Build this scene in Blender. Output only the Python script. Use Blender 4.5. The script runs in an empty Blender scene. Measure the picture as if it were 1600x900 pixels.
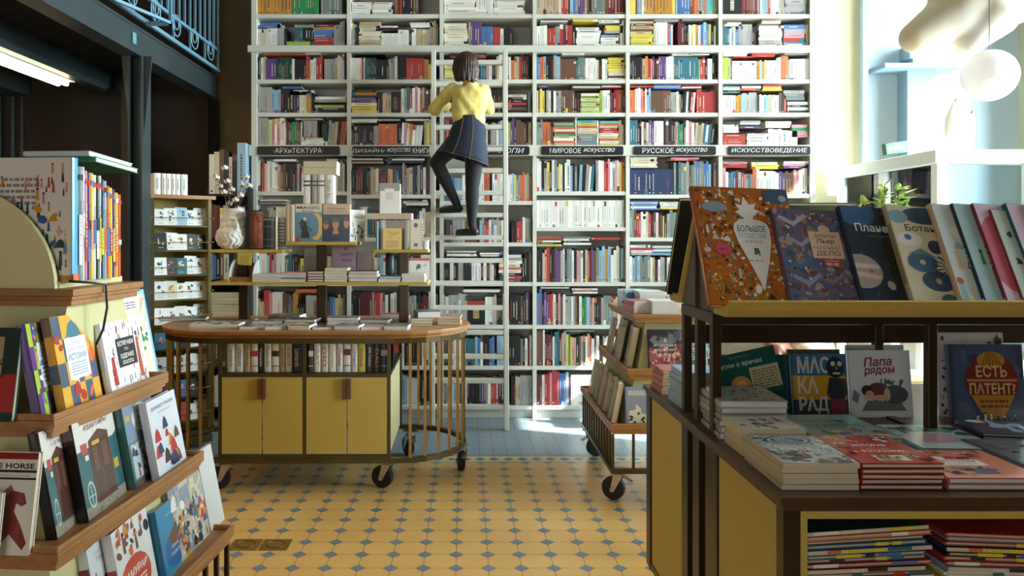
import bpy, bmesh, math, random, re
from mathutils import Vector, Matrix, noise
sc = bpy.context.scene
COL = sc.collection
PI = math.pi
R = math.radians
F = 1200.0; EYE = 1.7
def P(px, py, Y): return Vector(((px-726)*Y/F, Y, EYE-(py-370)*Y/F))
def X_(px, Y): return (px-726)*Y/F
def Z_(py, Y): return EYE-(py-370)*Y/F
# ---------------------------------------------------------------- colours
def lin(h):
    h = h.lstrip('#'); r = []
    for i in (0, 2, 4):
        c = int(h[i:i+2], 16)/255
        r.append(c/12.92 if c <= .04045 else ((c+.055)/1.055)**2.4)
    return (r[0], r[1], r[2], 1)
PAL = dict(W='e9e6de', C='ddd2b8', G='a3a29d', D='4a4a48', K='232224', B='3f74b5', N='26365f', T='2c6a78', R='b9302a', M='6e2430',
           O='d9662b', Y='e3c93a', A='c98a1e', E='1f8a50', F='1d4438', L='a9c43c', P='d98c98', V='63407f', S='74827f', Z='6a4a3a',
           J='c3ab86', I='8fb6cf', H='4fb8b8', Q='34363a', X='8d8a80')
CN = dict(W='white', C='cream', G='grey', D='dark grey', K='black', B='blue', N='navy', T='teal', R='red', M='maroon', O='orange', Y='yellow',
          A='amber', E='green', F='dark green', L='lime green', P='pink', V='purple', S='slate grey', Z='brown', J='tan', I='pale blue', H='turquoise')
def col(c):
    if isinstance(c, tuple): return c
    return lin(PAL[c]) if len(c) == 1 else lin(c)
# ---------------------------------------------------------------- materials
MATS = {}
def mat(name, base='808080', rough=.5, metal=0, attr=False, bump=None, noise_col=None, spec=.5, nscale=8, namt=.5, stretch=(1, 1, 1), alpha=None, emit=None, sheen=0, coat=0, trans=0):
    m = bpy.data.materials.new(name); m.use_nodes = True
    nt = m.node_tree; b = nt.nodes['Principled BSDF']; L = nt.links
    b.inputs['Roughness'].default_value = rough; b.inputs['Metallic'].default_value = metal
    b.inputs['Specular IOR Level'].default_value = spec
    b.inputs['Base Color'].default_value = col(base)
    if coat: b.inputs['Coat Weight'].default_value = coat; b.inputs['Coat Roughness'].default_value = .15
    if sheen: b.inputs['Sheen Weight'].default_value = sheen
    if trans: b.inputs['Transmission Weight'].default_value = trans
    tc = nt.nodes.new('ShaderNodeTexCoord'); mp = nt.nodes.new('ShaderNodeMapping')
    mp.inputs['Scale'].default_value = stretch; L.new(tc.outputs['Object'], mp.inputs['Vector'])
    if attr:
        a = nt.nodes.new('ShaderNodeAttribute'); a.attribute_name = 'Col'; L.new(a.outputs['Color'], b.inputs['Base Color'])
    if noise_col:
        n = nt.nodes.new('ShaderNodeTexNoise'); n.inputs['Scale'].default_value = nscale; n.inputs['Detail'].default_value = 6
        L.new(mp.outputs[0], n.inputs['Vector'])
        r = nt.nodes.new('ShaderNodeValToRGB'); r.color_ramp.elements[0].position = .5-namt/2; r.color_ramp.elements[1].position = .5+namt/2
        r.color_ramp.elements[0].color = col(base); r.color_ramp.elements[1].color = col(noise_col)
        L.new(n.outputs['Fac'], r.inputs[0]); L.new(r.outputs[0], b.inputs['Base Color'])
    if bump:
        n2 = nt.nodes.new('ShaderNodeTexNoise'); n2.inputs['Scale'].default_value = bump[0]; n2.inputs['Detail'].default_value = 4
        L.new(mp.outputs[0], n2.inputs['Vector'])
        bp = nt.nodes.new('ShaderNodeBump'); bp.inputs['Strength'].default_value = bump[1]; bp.inputs['Distance'].default_value = .01
        L.new(n2.outputs['Fac'], bp.inputs['Height']); L.new(bp.outputs[0], b.inputs['Normal'])
    if emit:
        b.inputs['Emission Color'].default_value = col(emit[0]); b.inputs['Emission Strength'].default_value = emit[1]
    MATS[name] = m
    return m
mat('cover', rough=.42, attr=True, bump=(60, .04))
mat('gloss', rough=.28, attr=True, coat=.25)
mat('paper', 'd9cdb4', rough=.85, noise_col='c2b393', nscale=3, namt=.5, stretch=(2, 2, 160))
mat('paperw', 'e6e2da', rough=.8, noise_col='c9c6c0', nscale=3, namt=.5, stretch=(2, 2, 160))
mat('shelf', 'dcdad0', rough=.5, bump=(30, .03), noise_col='d2d0c5', nscale=2)
mat('wood', '4a2c17', rough=.38, noise_col='7a4e2b', nscale=3, namt=.7, stretch=(14, 1.5, 14), bump=(20, .05))
mat('woodx', '4a2c17', rough=.38, noise_col='7a4e2b', nscale=3, namt=.7, stretch=(1.5, 14, 14), bump=(20, .05))
mat('oak', '8a5a30', rough=.4, noise_col='b07c48', nscale=3, namt=.7, stretch=(14, 1.5, 14), bump=(20, .05))
mat('oakx', '8a5a30', rough=.4, noise_col='b07c48', nscale=3, namt=.7, stretch=(1.5, 14, 14), bump=(20, .05))
mat('darkwood', '3a2214', rough=.35, noise_col='57361f', nscale=3, namt=.7, stretch=(1.5, 14, 14))
mat('yellow', 'bda24c', rough=.55, noise_col='c4aa56', nscale=3, bump=(120, .03))
mat('yellowl', 'c9bf8a', rough=.5, noise_col='cfc692', nscale=3)
mat('olive', '5a4a26', rough=.35, metal=.55, noise_col='4c3d1f', nscale=6)
mat('bronze', '46341f', rough=.35, metal=.5, noise_col='3a2a18', nscale=8)
mat('brass', 'b08c4c', rough=.36, metal=.65, noise_col='8f6f3a', nscale=10)
mat('chrome', 'c8c8c8', rough=.25, metal=.95)
mat('rubber', '141414', rough=.55)
mat('steel', '2b3436', rough=.45, metal=.2, noise_col='333e41', nscale=4)
mat('steelb', '6b93a8', rough=.4, metal=.2)
mat('pipe', '4a5356', rough=.5, metal=.2)
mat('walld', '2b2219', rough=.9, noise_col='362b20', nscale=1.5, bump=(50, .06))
mat('wallg', '6d5a3f', rough=.9, noise_col='756247', nscale=1.5, bump=(50, .06))
mat('wallc', 'b5ae92', rough=.9, noise_col='aaa284', nscale=1.2, bump=(50, .06))
mat('wallb', 'b9c9d2', rough=.8, noise_col='b2c3cd', nscale=1)
mat('pil_shade', '8fa9b8', rough=.8, noise_col='98b0bd', nscale=1)  # bluish shade put into the colour of the niche strip
mat('dark', '15120f', rough=.95)
mat('jamb', '8fa3a4', rough=.5)
mat('white', 'e4e5e2', rough=.45)
mat('plaster', 'eeece6', rough=.5, bump=(25, .1))
mat('cloth', 'e2d2b8', rough=.9, sheen=.3, noise_col='e8e0d4', nscale=1.2, namt=.3, bump=(4, .2))
mat('skin', 'c98f74', rough=.5, noise_col='c2856b', nscale=20)
mat('shirt', 'e8d27e', rough=.8, sheen=.3, noise_col='e2ca70', nscale=14, bump=(9, .35))
mat('shirtw', 'd9dde2', rough=.8, sheen=.3, bump=(9, .35))
mat('denim', '171e2e', rough=.85, noise_col='242e45', nscale=60, namt=.9, bump=(200, .2))
mat('stitch', '8a7350', rough=.8)
mat('tights', '0d0d10', rough=.8, sheen=.2)
mat('shoe', '111113', rough=.4)
mat('hair', '2a1712', rough=.42, noise_col='4a2c20', nscale=5, namt=.6, stretch=(30, 30, 1.5), bump=(30, .3))
mat('leaf', '86b048', rough=.45, noise_col='e2e6a4', nscale=14, namt=.3)
mat('stem', '5a4630', rough=.8)
mat('terra', 'd8d6d0', rough=.7)
mat('soil', '2a1d14', rough=1)
mat('cotton', 'f0ece4', rough=1, sheen=.5, bump=(40, .5))
mat('copper', 'b06f52', rough=.28, metal=.6, noise_col='6a3a2c', nscale=14, namt=.5, bump=(14, .8))
mat('black', '0f0f10', rough=.5)
mat('tube', 'fff1d8', emit=('ffe0b0', 14))
mat('green_sign', '56806c', rough=.5)
mat('moon', 'f0f1f2', rough=.6, noise_col='b4bdc2', nscale=5, namt=.2, emit=('ffffff', .35))
def mat_glass():
    m = bpy.data.materials.new('glass'); m.use_nodes = True; nt = m.node_tree; nt.nodes.clear(); L = nt.links
    o = nt.nodes.new('ShaderNodeOutputMaterial'); mx = nt.nodes.new('ShaderNodeMixShader'); t = nt.nodes.new('ShaderNodeBsdfTransparent')
    g = nt.nodes.new('ShaderNodeBsdfGlossy'); g.inputs['Roughness'].default_value = .03; t.inputs['Color'].default_value = (.86, .92, .93, 1)
    f = nt.nodes.new('ShaderNodeFresnel'); f.inputs['IOR'].default_value = 1.35
    L.new(f.outputs[0], mx.inputs[0]); L.new(t.outputs[0], mx.inputs[1]); L.new(g.outputs[0], mx.inputs[2]); L.new(mx.outputs[0], o.inputs[0])
    MATS['glass'] = m
mat_glass()
def mat_floor():
    m = bpy.data.materials.new('floor_tiles'); m.use_nodes = True; nt = m.node_tree; b = nt.nodes['Principled BSDF']; L = nt.links
    b.inputs['Roughness'].default_value = .26
    def N(op, a, c=None, d=None):
        n = nt.nodes.new('ShaderNodeMath'); n.operation = op
        for i, v in enumerate((a, c, d)):
            if v is None: continue
            if isinstance(v, (int, float)): n.inputs[i].default_value = v
            else: L.new(v, n.inputs[i])
        return n.outputs[0]
    def mix(f, a, c):
        n = nt.nodes.new('ShaderNodeMix'); n.data_type = 'RGBA'; L.new(f, n.inputs[0])
        for s, v in ((6, a), (7, c)):
            if isinstance(v, tuple): n.inputs[s].default_value = v
            else: L.new(v, n.inputs[s])
        return n.outputs[2]
    g = nt.nodes.new('ShaderNodeNewGeometry'); s = nt.nodes.new('ShaderNodeSeparateXYZ'); L.new(g.outputs['Position'], s.inputs[0])
    x, y = s.outputs[0], s.outputs[1]
    def near(v, off, p):   # distance to the nearest lattice line in periods
        u = N('MULTIPLY', N('SUBTRACT', v, off), 1/p); f = N('FRACT', N('ADD', u, .5)); return N('ABSOLUTE', N('SUBTRACT', f, .5))
    a = .168
    fu, fv = near(x, -.045, a), near(y, 3.94, a)
    sm = N('ADD', fu, fv)
    dia = N('LESS_THAN', sm, .232)
    edge = N('LESS_THAN', N('ABSOLUTE', N('SUBTRACT', sm, .237)), .012)
    ln = N('MULTIPLY', N('LESS_THAN', N('MINIMUM', fu, fv), .009), N('GREATER_THAN', sm, .23))
    line = N('MAXIMUM', edge, ln)
    nz = nt.nodes.new('ShaderNodeTexNoise'); nz.inputs['Scale'].default_value = 3.5; nz.inputs['Detail'].default_value = 5; L.new(g.outputs['Position'], nz.inputs['Vector'])
    yc = mix(nz.outputs['Fac'], lin('dfb470'), lin('cc9c58')); bc = mix(nz.outputs['Fac'], lin('5a7286'), lin('6d8496'))
    c1 = mix(line, mix(dia, yc, bc), lin('4e4432'))
    # grey tiles beyond the border strip
    gu, gv = near(x, .01, .108), near(y, 5.96, .175)
    gl = N('LESS_THAN', N('MINIMUM', gu, N('MULTIPLY', gv, 1.5)), .018)
    c2 = mix(gl, mix(nz.outputs['Fac'], lin('727f88'), lin('828d94')), lin('3c444a'))
    su, sv = near(x, .01, .108), N('ABSOLUTE', N('MULTIPLY', N('SUBTRACT', y, 5.875), 1/.108))
    c3 = mix(N('LESS_THAN', N('ADD', su, sv), .42), lin('cdb98c'), lin('4f6679'))
    c3 = mix(N('GREATER_THAN', sv, .64), c3, lin('8a6f48'))
    c = mix(N('GREATER_THAN', y, 5.80), c1, c3); c = mix(N('GREATER_THAN', y, 5.95), c, c2)
    L.new(c, b.inputs['Base Color'])
    bp = nt.nodes.new('ShaderNodeBump'); bp.inputs['Strength'].default_value = .25; bp.inputs['Distance'].default_value = .002
    L.new(N('SUBTRACT', 1, line), bp.inputs['Height']); L.new(bp.outputs[0], b.inputs['Normal'])
    rr = N('ADD', N('MULTIPLY', nz.outputs['Fac'], .2), .22); L.new(rr, b.inputs['Roughness'])
    MATS['floor'] = m
mat_floor()
# ---------------------------------------------------------------- text
_fc = bpy.data.curves.new('lettering', 'FONT'); _fc.resolution_u = 2
_fo = bpy.data.objects.new('lettering', _fc)
_tc = {}
def text_mesh(s, bold=0.0, shear=0.0):
    k = (s, bold, shear)
    if k not in _tc:
        _fc.body = s; _fc.offset = bold; _fc.shear = shear; _fc.align_x = 'LEFT'
        me = _fo.to_mesh()
        vs = [v.co.copy() for v in me.vertices]; fs = [tuple(p.vertices) for p in me.polygons]; _fo.to_mesh_clear()
        if vs:
            x0 = min(v.x for v in vs); x1 = max(v.x for v in vs); y0 = min(v.y for v in vs); y1 = max(v.y for v in vs)
        else: x0 = y0 = 0; x1 = y1 = 1
        _tc[k] = ([Vector((v.x-x0, v.y-y0, 0)) for v in vs], fs, x1-x0, y1-y0)
    return _tc[k]
# ---------------------------------------------------------------- mesh builder
class MB:
    def __init__(s): s.v = []; s.f = []; s.c = []; s.m = []
    def add(s, vs, fs, c='G', m=0):
        o = len(s.v); s.v += [tuple(v) for v in vs]; c = col(c)
        for f in fs: s.f.append(tuple(i+o for i in f)); s.c.append(c); s.m.append(m)
        return s
    def box(s, x0, x1, y0, y1, z0, z1, c='G', m=0, M=None):
        vs = [Vector((x, y, z)) for z in (z0, z1) for y in (y0, y1) for x in (x0, x1)]
        if M is not None: vs = [M @ v for v in vs]
        return s.add(vs, [(0, 2, 3, 1), (4, 5, 7, 6), (0, 1, 5, 4), (2, 6, 7, 3), (0, 4, 6, 2), (1, 3, 7, 5)], c, m)
    def beam(s, p, q, w, h=None, c='G', m=0, up=(0, 0, 1)):
        p = Vector(p); q = Vector(q); h = h or w; d = (q-p).normalized(); u = Vector(up)
        if abs(d.dot(u)) > .98: u = Vector((0, 1, 0))
        a = d.cross(u).normalized(); b = a.cross(d).normalized()
        vs = [e+a*i*w/2+b*j*h/2 for e in (p, q) for i, j in ((-1, -1), (1, -1), (1, 1), (-1, 1))]
        return s.add(vs, [(0, 3, 2, 1), (4, 5, 6, 7), (0, 1, 5, 4), (1, 2, 6, 5), (2, 3, 7, 6), (3, 0, 4, 7)], c, m)
    def tube(s, pts, r, n=10, c='G', m=0, cap=True):
        pts = [Vector(p) for p in pts]; rs = r if isinstance(r, (list, tuple)) else [r]*len(pts)
        vs = []; ref = None
        for i, p in enumerate(pts):
            d = (pts[min(i+1, len(pts)-1)]-pts[max(i-1, 0)]).normalized()
            if ref is None: ref = Vector((0, 0, 1)) if abs(d.z) < .9 else Vector((1, 0, 0))
            a = d.cross(ref).normalized(); b = a.cross(d).normalized(); ref = b
            vs += [p+(a*math.cos(2*PI*k/n)+b*math.sin(2*PI*k/n))*rs[i] for k in range(n)]
        fs = [(i*n+k, i*n+(k+1) % n, (i+1)*n+(k+1) % n, (i+1)*n+k) for i in range(len(pts)-1) for k in range(n)]
        if cap: fs += [tuple(reversed(range(n))), tuple(range((len(pts)-1)*n, len(pts)*n))]
        return s.add(vs, fs, c, m)
    def ring(s, c0, rad, r, ax='X', n=20, k=6, c='G', m=0):
        vs = []; c0 = Vector(c0)
        for i in range(n):
            t = 2*PI*i/n; e = Vector((0, math.cos(t), math.sin(t))) if ax == 'X' else Vector((math.cos(t), math.sin(t), 0)) if ax == 'Z' else Vector((math.cos(t), 0, math.sin(t)))
            a = Vector((1, 0, 0)) if ax == 'X' else Vector((0, 0, 1)) if ax == 'Z' else Vector((0, 1, 0))
            vs += [c0+e*rad+(e*math.cos(2*PI*j/k)+a*math.sin(2*PI*j/k))*r for j in range(k)]
        return s.add(vs, [(i*k+j, i*k+(j+1) % k, ((i+1) % n)*k+(j+1) % k, ((i+1) % n)*k+j) for i in range(n) for j in range(k)], c, m)
    def rings(s, rg, c='G', m=0, cap=True):
        n = len(rg[0]); vs = [v for r in rg for v in r]
        fs = [(i*n+k, i*n+(k+1) % n, (i+1)*n+(k+1) % n, (i+1)*n+k) for i in range(len(rg)-1) for k in range(n)]
        if cap: fs += [tuple(reversed(range(n))), tuple(range((len(rg)-1)*n, len(rg)*n))]
        return s.add(vs, fs, c, m)
    def lathe(s, prof, n=24, c='G', m=0, at=(0, 0, 0), cap=True):
        at = Vector(at)
        return s.rings([[at+Vector((r*math.cos(2*PI*k/n), r*math.sin(2*PI*k/n), z)) for k in range(n)] for r, z in prof], c, m, cap)
    def prism(s, poly, y0, y1, c='G', m=0, M=None, ax='Y'):
        def mk(a, b, y): return Vector((a, y, b)) if ax == 'Y' else Vector((y, a, b)) if ax == 'X' else Vector((a, b, y))
        n = len(poly); vs = [mk(a, b, y0) for a, b in poly]+[mk(a, b, y1) for a, b in poly]
        if M is not None: vs = [M @ v for v in vs]
        return s.add(vs, [tuple(range(n)), tuple(reversed(range(n, 2*n)))]+[(k, k+n, (k+1) % n+n, (k+1) % n) for k in range(n)], c, m)
    def ell(s, c0, rx, ry, rz, c='G', m=0, n=16, k=10, M=None):
        c0 = Vector(c0); rg = []
        for i in range(1, k):
            t = PI*i/k; rg.append([Vector((rx*math.sin(t)*math.cos(2*PI*j/n), ry*math.sin(t)*math.sin(2*PI*j/n), -rz*math.cos(t))) for j in range(n)])
        vs = [v for r in rg for v in r]+[Vector((0, 0, -rz)), Vector((0, 0, rz))]; q = len(vs)
        fs = [(i*n+j, i*n+(j+1) % n, (i+1)*n+(j+1) % n, (i+1)*n+j) for i in range(k-2) for j in range(n)]
        fs += [((j+1) % n, j, q-2) for j in range(n)]+[((k-2)*n+j, (k-2)*n+(j+1) % n, q-1) for j in range(n)]
        if M is not None: vs = [M @ v for v in vs]
        return s.add([v+c0 for v in vs], fs, c, m)
    def caps(s, p, q, r0, r1, c='G', m=0, n=14, fl=1.0, fax=None):
        p = Vector(p); q = Vector(q); d = (q-p).normalized(); a = d.cross(Vector((.3, .9, .2)) if fax is None else Vector(fax)).normalized(); b = a.cross(d).normalized()
        rg = []
        for t in (-80, -55, -30, 0): rg.append((p+d*r0*math.sin(R(t)), r0*math.cos(R(t))))
        for t in (0, 30, 55, 80): rg.append((q+d*r1*math.sin(R(t)), r1*math.cos(R(t))))
        return s.rings([[e+(a*math.cos(2*PI*j/n)+b*fl*math.sin(2*PI*j/n))*r for j in range(n)] for e, r in rg], c, m)
    def text(s, t, M, w=None, h=None, c='K', m=0, bold=0, shear=0, center=True, z=0.0, thick=0):
        vs, fs, tw, th = text_mesh(t, bold, shear)
        if not vs: return s
        k = w/tw if w else h/th; ky = (h/th if h else k) if w else k
        ox, oy = (tw/2, th/2) if center else (0, 0)
        s.add([M @ Vector(((v.x-ox)*k, (v.y-oy)*ky, z)) for v in vs], fs, c, m)
        return s
    def mesh(s, name):
        me = bpy.data.meshes.new(name); me.from_pydata(s.v, [], s.f)
        a = me.attributes.new('Col', 'FLOAT_COLOR', 'FACE'); a.data.foreach_set('color', [x for c in s.c for x in c])
        me.polygons.foreach_set('material_index', s.m); me.update()
        return me
    def build(s, name, mats, parent=None, world=False, smooth=False, bevel=0, seg=2, fixn=False, tagd=None):
        if isinstance(mats, str): mats = [mats]
        if world and parent is not None:
            L = parent.matrix_basis.inverted(); s.v = [tuple(L @ Vector(v)) for v in s.v]
        if world and parent is None and tagd is not None:
            lo = [min(v[i] for v in s.v) for i in range(3)]; hi = [max(v[i] for v in s.v) for i in range(3)]
            o0 = Vector(((lo[0]+hi[0])/2, (lo[1]+hi[1])/2, lo[2])); s.v = [tuple(Vector(v)-o0) for v in s.v]
        me = s.mesh(name)
        if fixn or smooth:
            bm = bmesh.new(); bm.from_mesh(me); bmesh.ops.recalc_face_normals(bm, faces=bm.faces); bm.to_mesh(me); bm.free()
        for x in mats: me.materials.append(MATS[x])
        if smooth: me.polygons.foreach_set('use_smooth', [True]*len(me.polygons))
        o = bpy.data.objects.new(name, me); COL.objects.link(o)
        if parent is not None: o.parent = parent
        if world and parent is None and tagd is not None: o.location = o0
        if bevel:
            b = o.modifiers.new('bevel', 'BEVEL'); b.width = bevel; b.segments = seg; b.limit_method = 'ANGLE'; b.angle_limit = R(40)
        if tagd: tag(o, *tagd)
        return o
def tag(o, label, cat=None, group=None, kind=None):
    if label: o['label'] = label
    if cat: o['category'] = cat
    if group: o['group'] = group
    if kind: o['kind'] = kind
    return o
def thing(name, label, cat, loc=(0, 0, 0), rz=0, group=None):
    o = bpy.data.objects.new(name, None); COL.objects.link(o); o.empty_display_size = .1
    o.matrix_basis = Matrix.Translation(loc) @ Matrix.Rotation(rz, 4, 'Z')
    return tag(o, label, cat, group)
def struct(mb, name, m, **k):
    o = mb.build(name, m, **k); o['kind'] = 'structure'; return o
def ordn(i):
    L = 'first second third fourth fifth sixth seventh eighth ninth tenth eleventh twelfth thirteenth fourteenth fifteenth sixteenth seventeenth eighteenth nineteenth twentieth'.split()
    T = {20: 'twenty', 30: 'thirty', 40: 'forty', 50: 'fifty', 60: 'sixty'}
    TT = {20: 'twentieth', 30: 'thirtieth', 40: 'fortieth', 50: 'fiftieth', 60: 'sixtieth'}
    if i <= 20: return L[i-1]
    d, u = i//10*10, i % 10
    return TT[d] if u == 0 else T[d]+'-'+L[u-1]
# ---------------------------------------------------------------- books
def art_mb(w, h, art, seed=1):
    """flat printing on the front cover: local X right, Z up, facing -Y; unit coordinates"""
    mb = MB(); rnd = random.Random(seed); L = [0]
    sub = [None]
    def y():
        if sub[0] is None: L[0] += 1; return -.0003-.00003*L[0]
        sub[0] += 1; return -.0003-.00003*(L[0]+sub[0] % 16)
    def poly(pts, c):
        for ax, lim, sg in ((0, .004, 1), (0, .996, -1), (1, .004, 1), (1, .996, -1)):
            out = []
            for i, p in enumerate(pts):
                q = pts[i-1]; ip, iq = (p[ax]-lim)*sg >= 0, (q[ax]-lim)*sg >= 0
                if ip != iq:
                    f = (lim-q[ax])/(p[ax]-q[ax]); out.append((q[0]+(p[0]-q[0])*f, q[1]+(p[1]-q[1])*f))
                if ip: out.append(p)
            pts = out
            if len(pts) < 3: return
        yy = y(); mb.add([(a*w, yy, b*h) for a, b in pts], [tuple(range(len(pts)))], c)
    def ell(cx, cy, rx, ry, c, rot=0, n=18, a0=0, a1=2*PI):
        pts = []
        for i in range(n):
            t = a0+(a1-a0)*i/(n if a1-a0 > 6.2 else n-1); u, v = rx*math.cos(t)*w, ry*math.sin(t)*h
            pts.append(((cx*w+u*math.cos(rot)-v*math.sin(rot))/w, (cy*h+u*math.sin(rot)+v*math.cos(rot))/h))
        poly(pts, c)
    for a in art:
        k = a[0]
        if k == 'r': poly([(a[1], a[2]), (a[3], a[2]), (a[3], a[4]), (a[1], a[4])], a[5])
        elif k == 'e': ell(*a[1:])
        elif k == 'p': poly(a[1], a[2])
        elif k == 't':      # text, cx, cy, width, colour, height, rot, bold, shear
            _, s, cx, cy, tw, c = a[:6]; th = a[6] if len(a) > 6 else None; rot = a[7] if len(a) > 7 else 0; bd = a[8] if len(a) > 8 else 0; sh = a[9] if len(a) > 9 else 0
            M = Matrix.Translation((cx*w, y(), cy*h)) @ Matrix.Rotation(-rot, 4, 'Y') @ Matrix.Rotation(PI/2, 4, 'X')
            mb.text(s, M, w=tw*w if tw else None, h=th*h if th else None, c=c, bold=bd, shear=sh)
        elif k == 'l':      # lines of small type x0,y0,x1,y1,n,colour
            _, x0, y0, x1, y1, n, c = a; dy = (y1-y0)/n; yy = y()
            for i in range(n):
                u = x0
                while u < x1-.01:
                    e = min(x1, u+rnd.uniform(.03, .09)); z = y0+dy*i
                    mb.add([(u*w, yy, z*h), (e*w, yy, z*h), (e*w, yy, (z+dy*.5)*h), (u*w, yy, (z+dy*.5)*h)], [(0, 1, 2, 3)], c); u = e+.015
        elif k == 'n':      # scatter of small figures: n, colours, size, region(x0,y0,x1,y1), kind
            L[0] += 1; sub[0] = 0; _, n, cs, sz, rg = a[:5]; kd = a[5] if len(a) > 5 else 'mix'
            for i in range(n):
                cx, cy = rnd.uniform(rg[0], rg[2]), rnd.uniform(rg[1], rg[3]); c = cs[rnd.randrange(len(cs))]; q = sz*rnd.uniform(.5, 1.2); f = w/h
                t = rnd.choice('eepfs') if kd == 'mix' else kd
                if t == 'e': ell(cx, cy, q, q*f*rnd.uniform(.4, .9), c, rnd.uniform(-1, 1), 9)
                elif t == 'f':   # little standing figure
                    ell(cx, cy+q*f*1.5, q*.35, q*f*.35, c, 0, 8); poly([(cx-q*.4, cy-q*f), (cx+q*.4, cy-q*f), (cx+q*.25, cy+q*f*1.2), (cx-q*.25, cy+q*f*1.2)], cs[rnd.randrange(len(cs))])
                elif t == 's':
                    poly([(cx-q, cy-q*f*.6), (cx+q, cy-q*f*.6), (cx+q*.6, cy+q*f*.5), (cx, cy+q*f), (cx-q*.6, cy+q*f*.5)], c)
                else:
                    m_ = rnd.randint(5, 7); t0 = rnd.random()*6; poly([(cx+q*rnd.uniform(.4, 1)*math.cos(t0+2*PI*j/m_), cy+q*f*rnd.uniform(.4, 1)*math.sin(t0+2*PI*j/m_)) for j in range(m_)], c)
            sub[0] = None; L[0] += 17
        elif k == 'g':      # grid of tiles: nx,ny,colours,region
            _, nx, ny, cs, rg = a; 
            for i in range(nx):
                for j in range(ny):
                    if rg[4:] and (i, j) in rg[4]: continue
                    x0 = rg[0]+(rg[2]-rg[0])*i/nx; y0 = rg[1]+(rg[3]-rg[1])*j/ny; dx = (rg[2]-rg[0])/nx; dy = (rg[3]-rg[1])/ny
                    poly([(x0, y0), (x0+dx, y0), (x0+dx, y0+dy), (x0, y0+dy)], cs[(i+j) % len(cs)])
    return mb
def pose(loc, yaw=0, lean=0, roll=0, turn=0):
    return Matrix.Translation(loc) @ Matrix.Rotation(R(yaw), 4, 'Z') @ Matrix.Rotation(R(-lean), 4, 'X') @ Matrix.Rotation(R(turn), 4, 'Z') @ Matrix.Rotation(R(roll), 4, 'Y')
def book(M, w, h, t, c, label, art=None, spine=None, group=None, name='book', cat='book', hard=True, page='paper', spc=None, seed=1, back=None):
    """book standing at M: spine at x=0, front cover faces -Y, thickness along +Y"""
    b = MB(); k = .0028 if hard else .0006; e = .003 if hard else 0
    b.box(0, w, 0, k, 0, h, c); b.box(0, w, t-k, t, 0, h, back or c)
    b.box(-.001, k, 0, t, 0, h, spc or c)
    if hard:    # rounded spine swell
        b.prism([(-.001, .002), (-.004, t*.3), (-.004, t*.7), (-.001, t-.002)], .001, h-.001, spc or c, ax='Z')
    o = b.build(name, 'gloss'); o.matrix_basis = M; tag(o, label, cat, group)
    p = MB(); p.box(k+.0002, w-e, k, t-k, e, h-e, 'C'); p.build('pages', page, o)
    if art: art_mb(w, h, art, seed).build('cover_print', 'gloss', o)
    if spine:      # printing on the spine, facing -X
        s = MB(); x = -.0047 if hard else -.0014
        for a in spine:
            if a[0] == 't':
                Mx = Matrix.Translation((x-.0004, t/2, a[2]*h)) @ Matrix.Rotation(-PI/2, 4, 'Z') @ Matrix.Rotation(PI/2, 4, 'X') @ Matrix.Rotation(-PI/2, 4, 'Z')
                s.text(a[1], Mx, w=a[3]*h, h=a[5]*t if len(a) > 5 else None, c=a[4])
            else: s.add([(x, 0.001, a[1]*h), (x, t-.001, a[1]*h), (x, t-.001, a[2]*h), (x, .001, a[2]*h)], [(0, 3, 2, 1)], a[3])
        s.build('spine_print', 'gloss', o)
    return o
def stack(x, y, z, specs, w, h, label, group=None, yaw=0, jit=2, arts=None, hard=False, page='paper', name='book', seed=3, cat='book', turn=0):
    """specs: list (colour, thickness) bottom to top; x,y = near left corner; books lie cover up. returns top z"""
    rnd = random.Random(seed); n = len(specs)
    for i, (c, t) in enumerate(specs):
        z += t; last = i == n-1
        pos = 'topmost' if last else 'lowest' if i == 0 else ordn(n-i)+' from top'
        a = arts if last else None
        lab = label.replace('@', pos) if n > 1 else label.replace('@ of ', '').replace('@', 'single')
        book(Matrix.Translation((x+rnd.uniform(-1, 1)*.004, y+rnd.uniform(-1, 1)*.004, z)) @ Matrix.Rotation(R(yaw+rnd.uniform(-jit, jit)), 4, 'Z') @ Matrix.Rotation(-PI/2, 4, 'X'),
             w, h, t-.0005, c, lab, a, None, group, name, cat, hard, page, seed=seed)
    return z
# ================================================================ THE ROOM
Mi = Matrix.Identity(4)
XR, XN = 6.2, 3.86
struct(MB().box(-6, XR+.3, -4, 9.0, -.1, 0), 'floor', 'floor')
struct(MB().box(-6, XR+.3, -4, 9.0, 6.2, 6.3), 'ceiling', 'wallc')
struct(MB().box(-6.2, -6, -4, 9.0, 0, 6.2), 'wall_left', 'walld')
mb = MB(); mb.box(-6, XN, 7.56, 7.8, 0, 6.2)
struct(mb, 'wall_back', 'wallg')
XC = 3.30
struct(MB().box(XC, XN, 7.50, 7.5595, 0, 6.2), 'wall_back_right', 'wallc')
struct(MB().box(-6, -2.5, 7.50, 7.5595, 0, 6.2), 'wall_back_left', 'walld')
struct(MB().box(XN-.001, XN+.05, 7.44, 7.4995, 0, 6.2), 'trim_1', 'jamb')
struct(MB().box(XN+.051, XR+.3, 8.6, 8.9, 0, 6.2), 'wall_niche', 'wallb')
# front wall of the shop behind the camera, with an opening added for fill light
mb = MB(); mb.box(-6, XR+.3, -4.2, -4, 0, .6); mb.box(-6, XR+.3, -4.2, -4, 3.2, 6.2); mb.box(-6, -3.2, -4.2, -4, .6, 3.2); mb.box(-.2, XR+.3, -4.2, -4, .6, 3.2)
struct(mb, 'wall_front', 'walld')
struct(MB().box(-3.13, -2.99, 7.0, 7.12, 0, 3.2), 'trim_6', 'walld')
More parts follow.
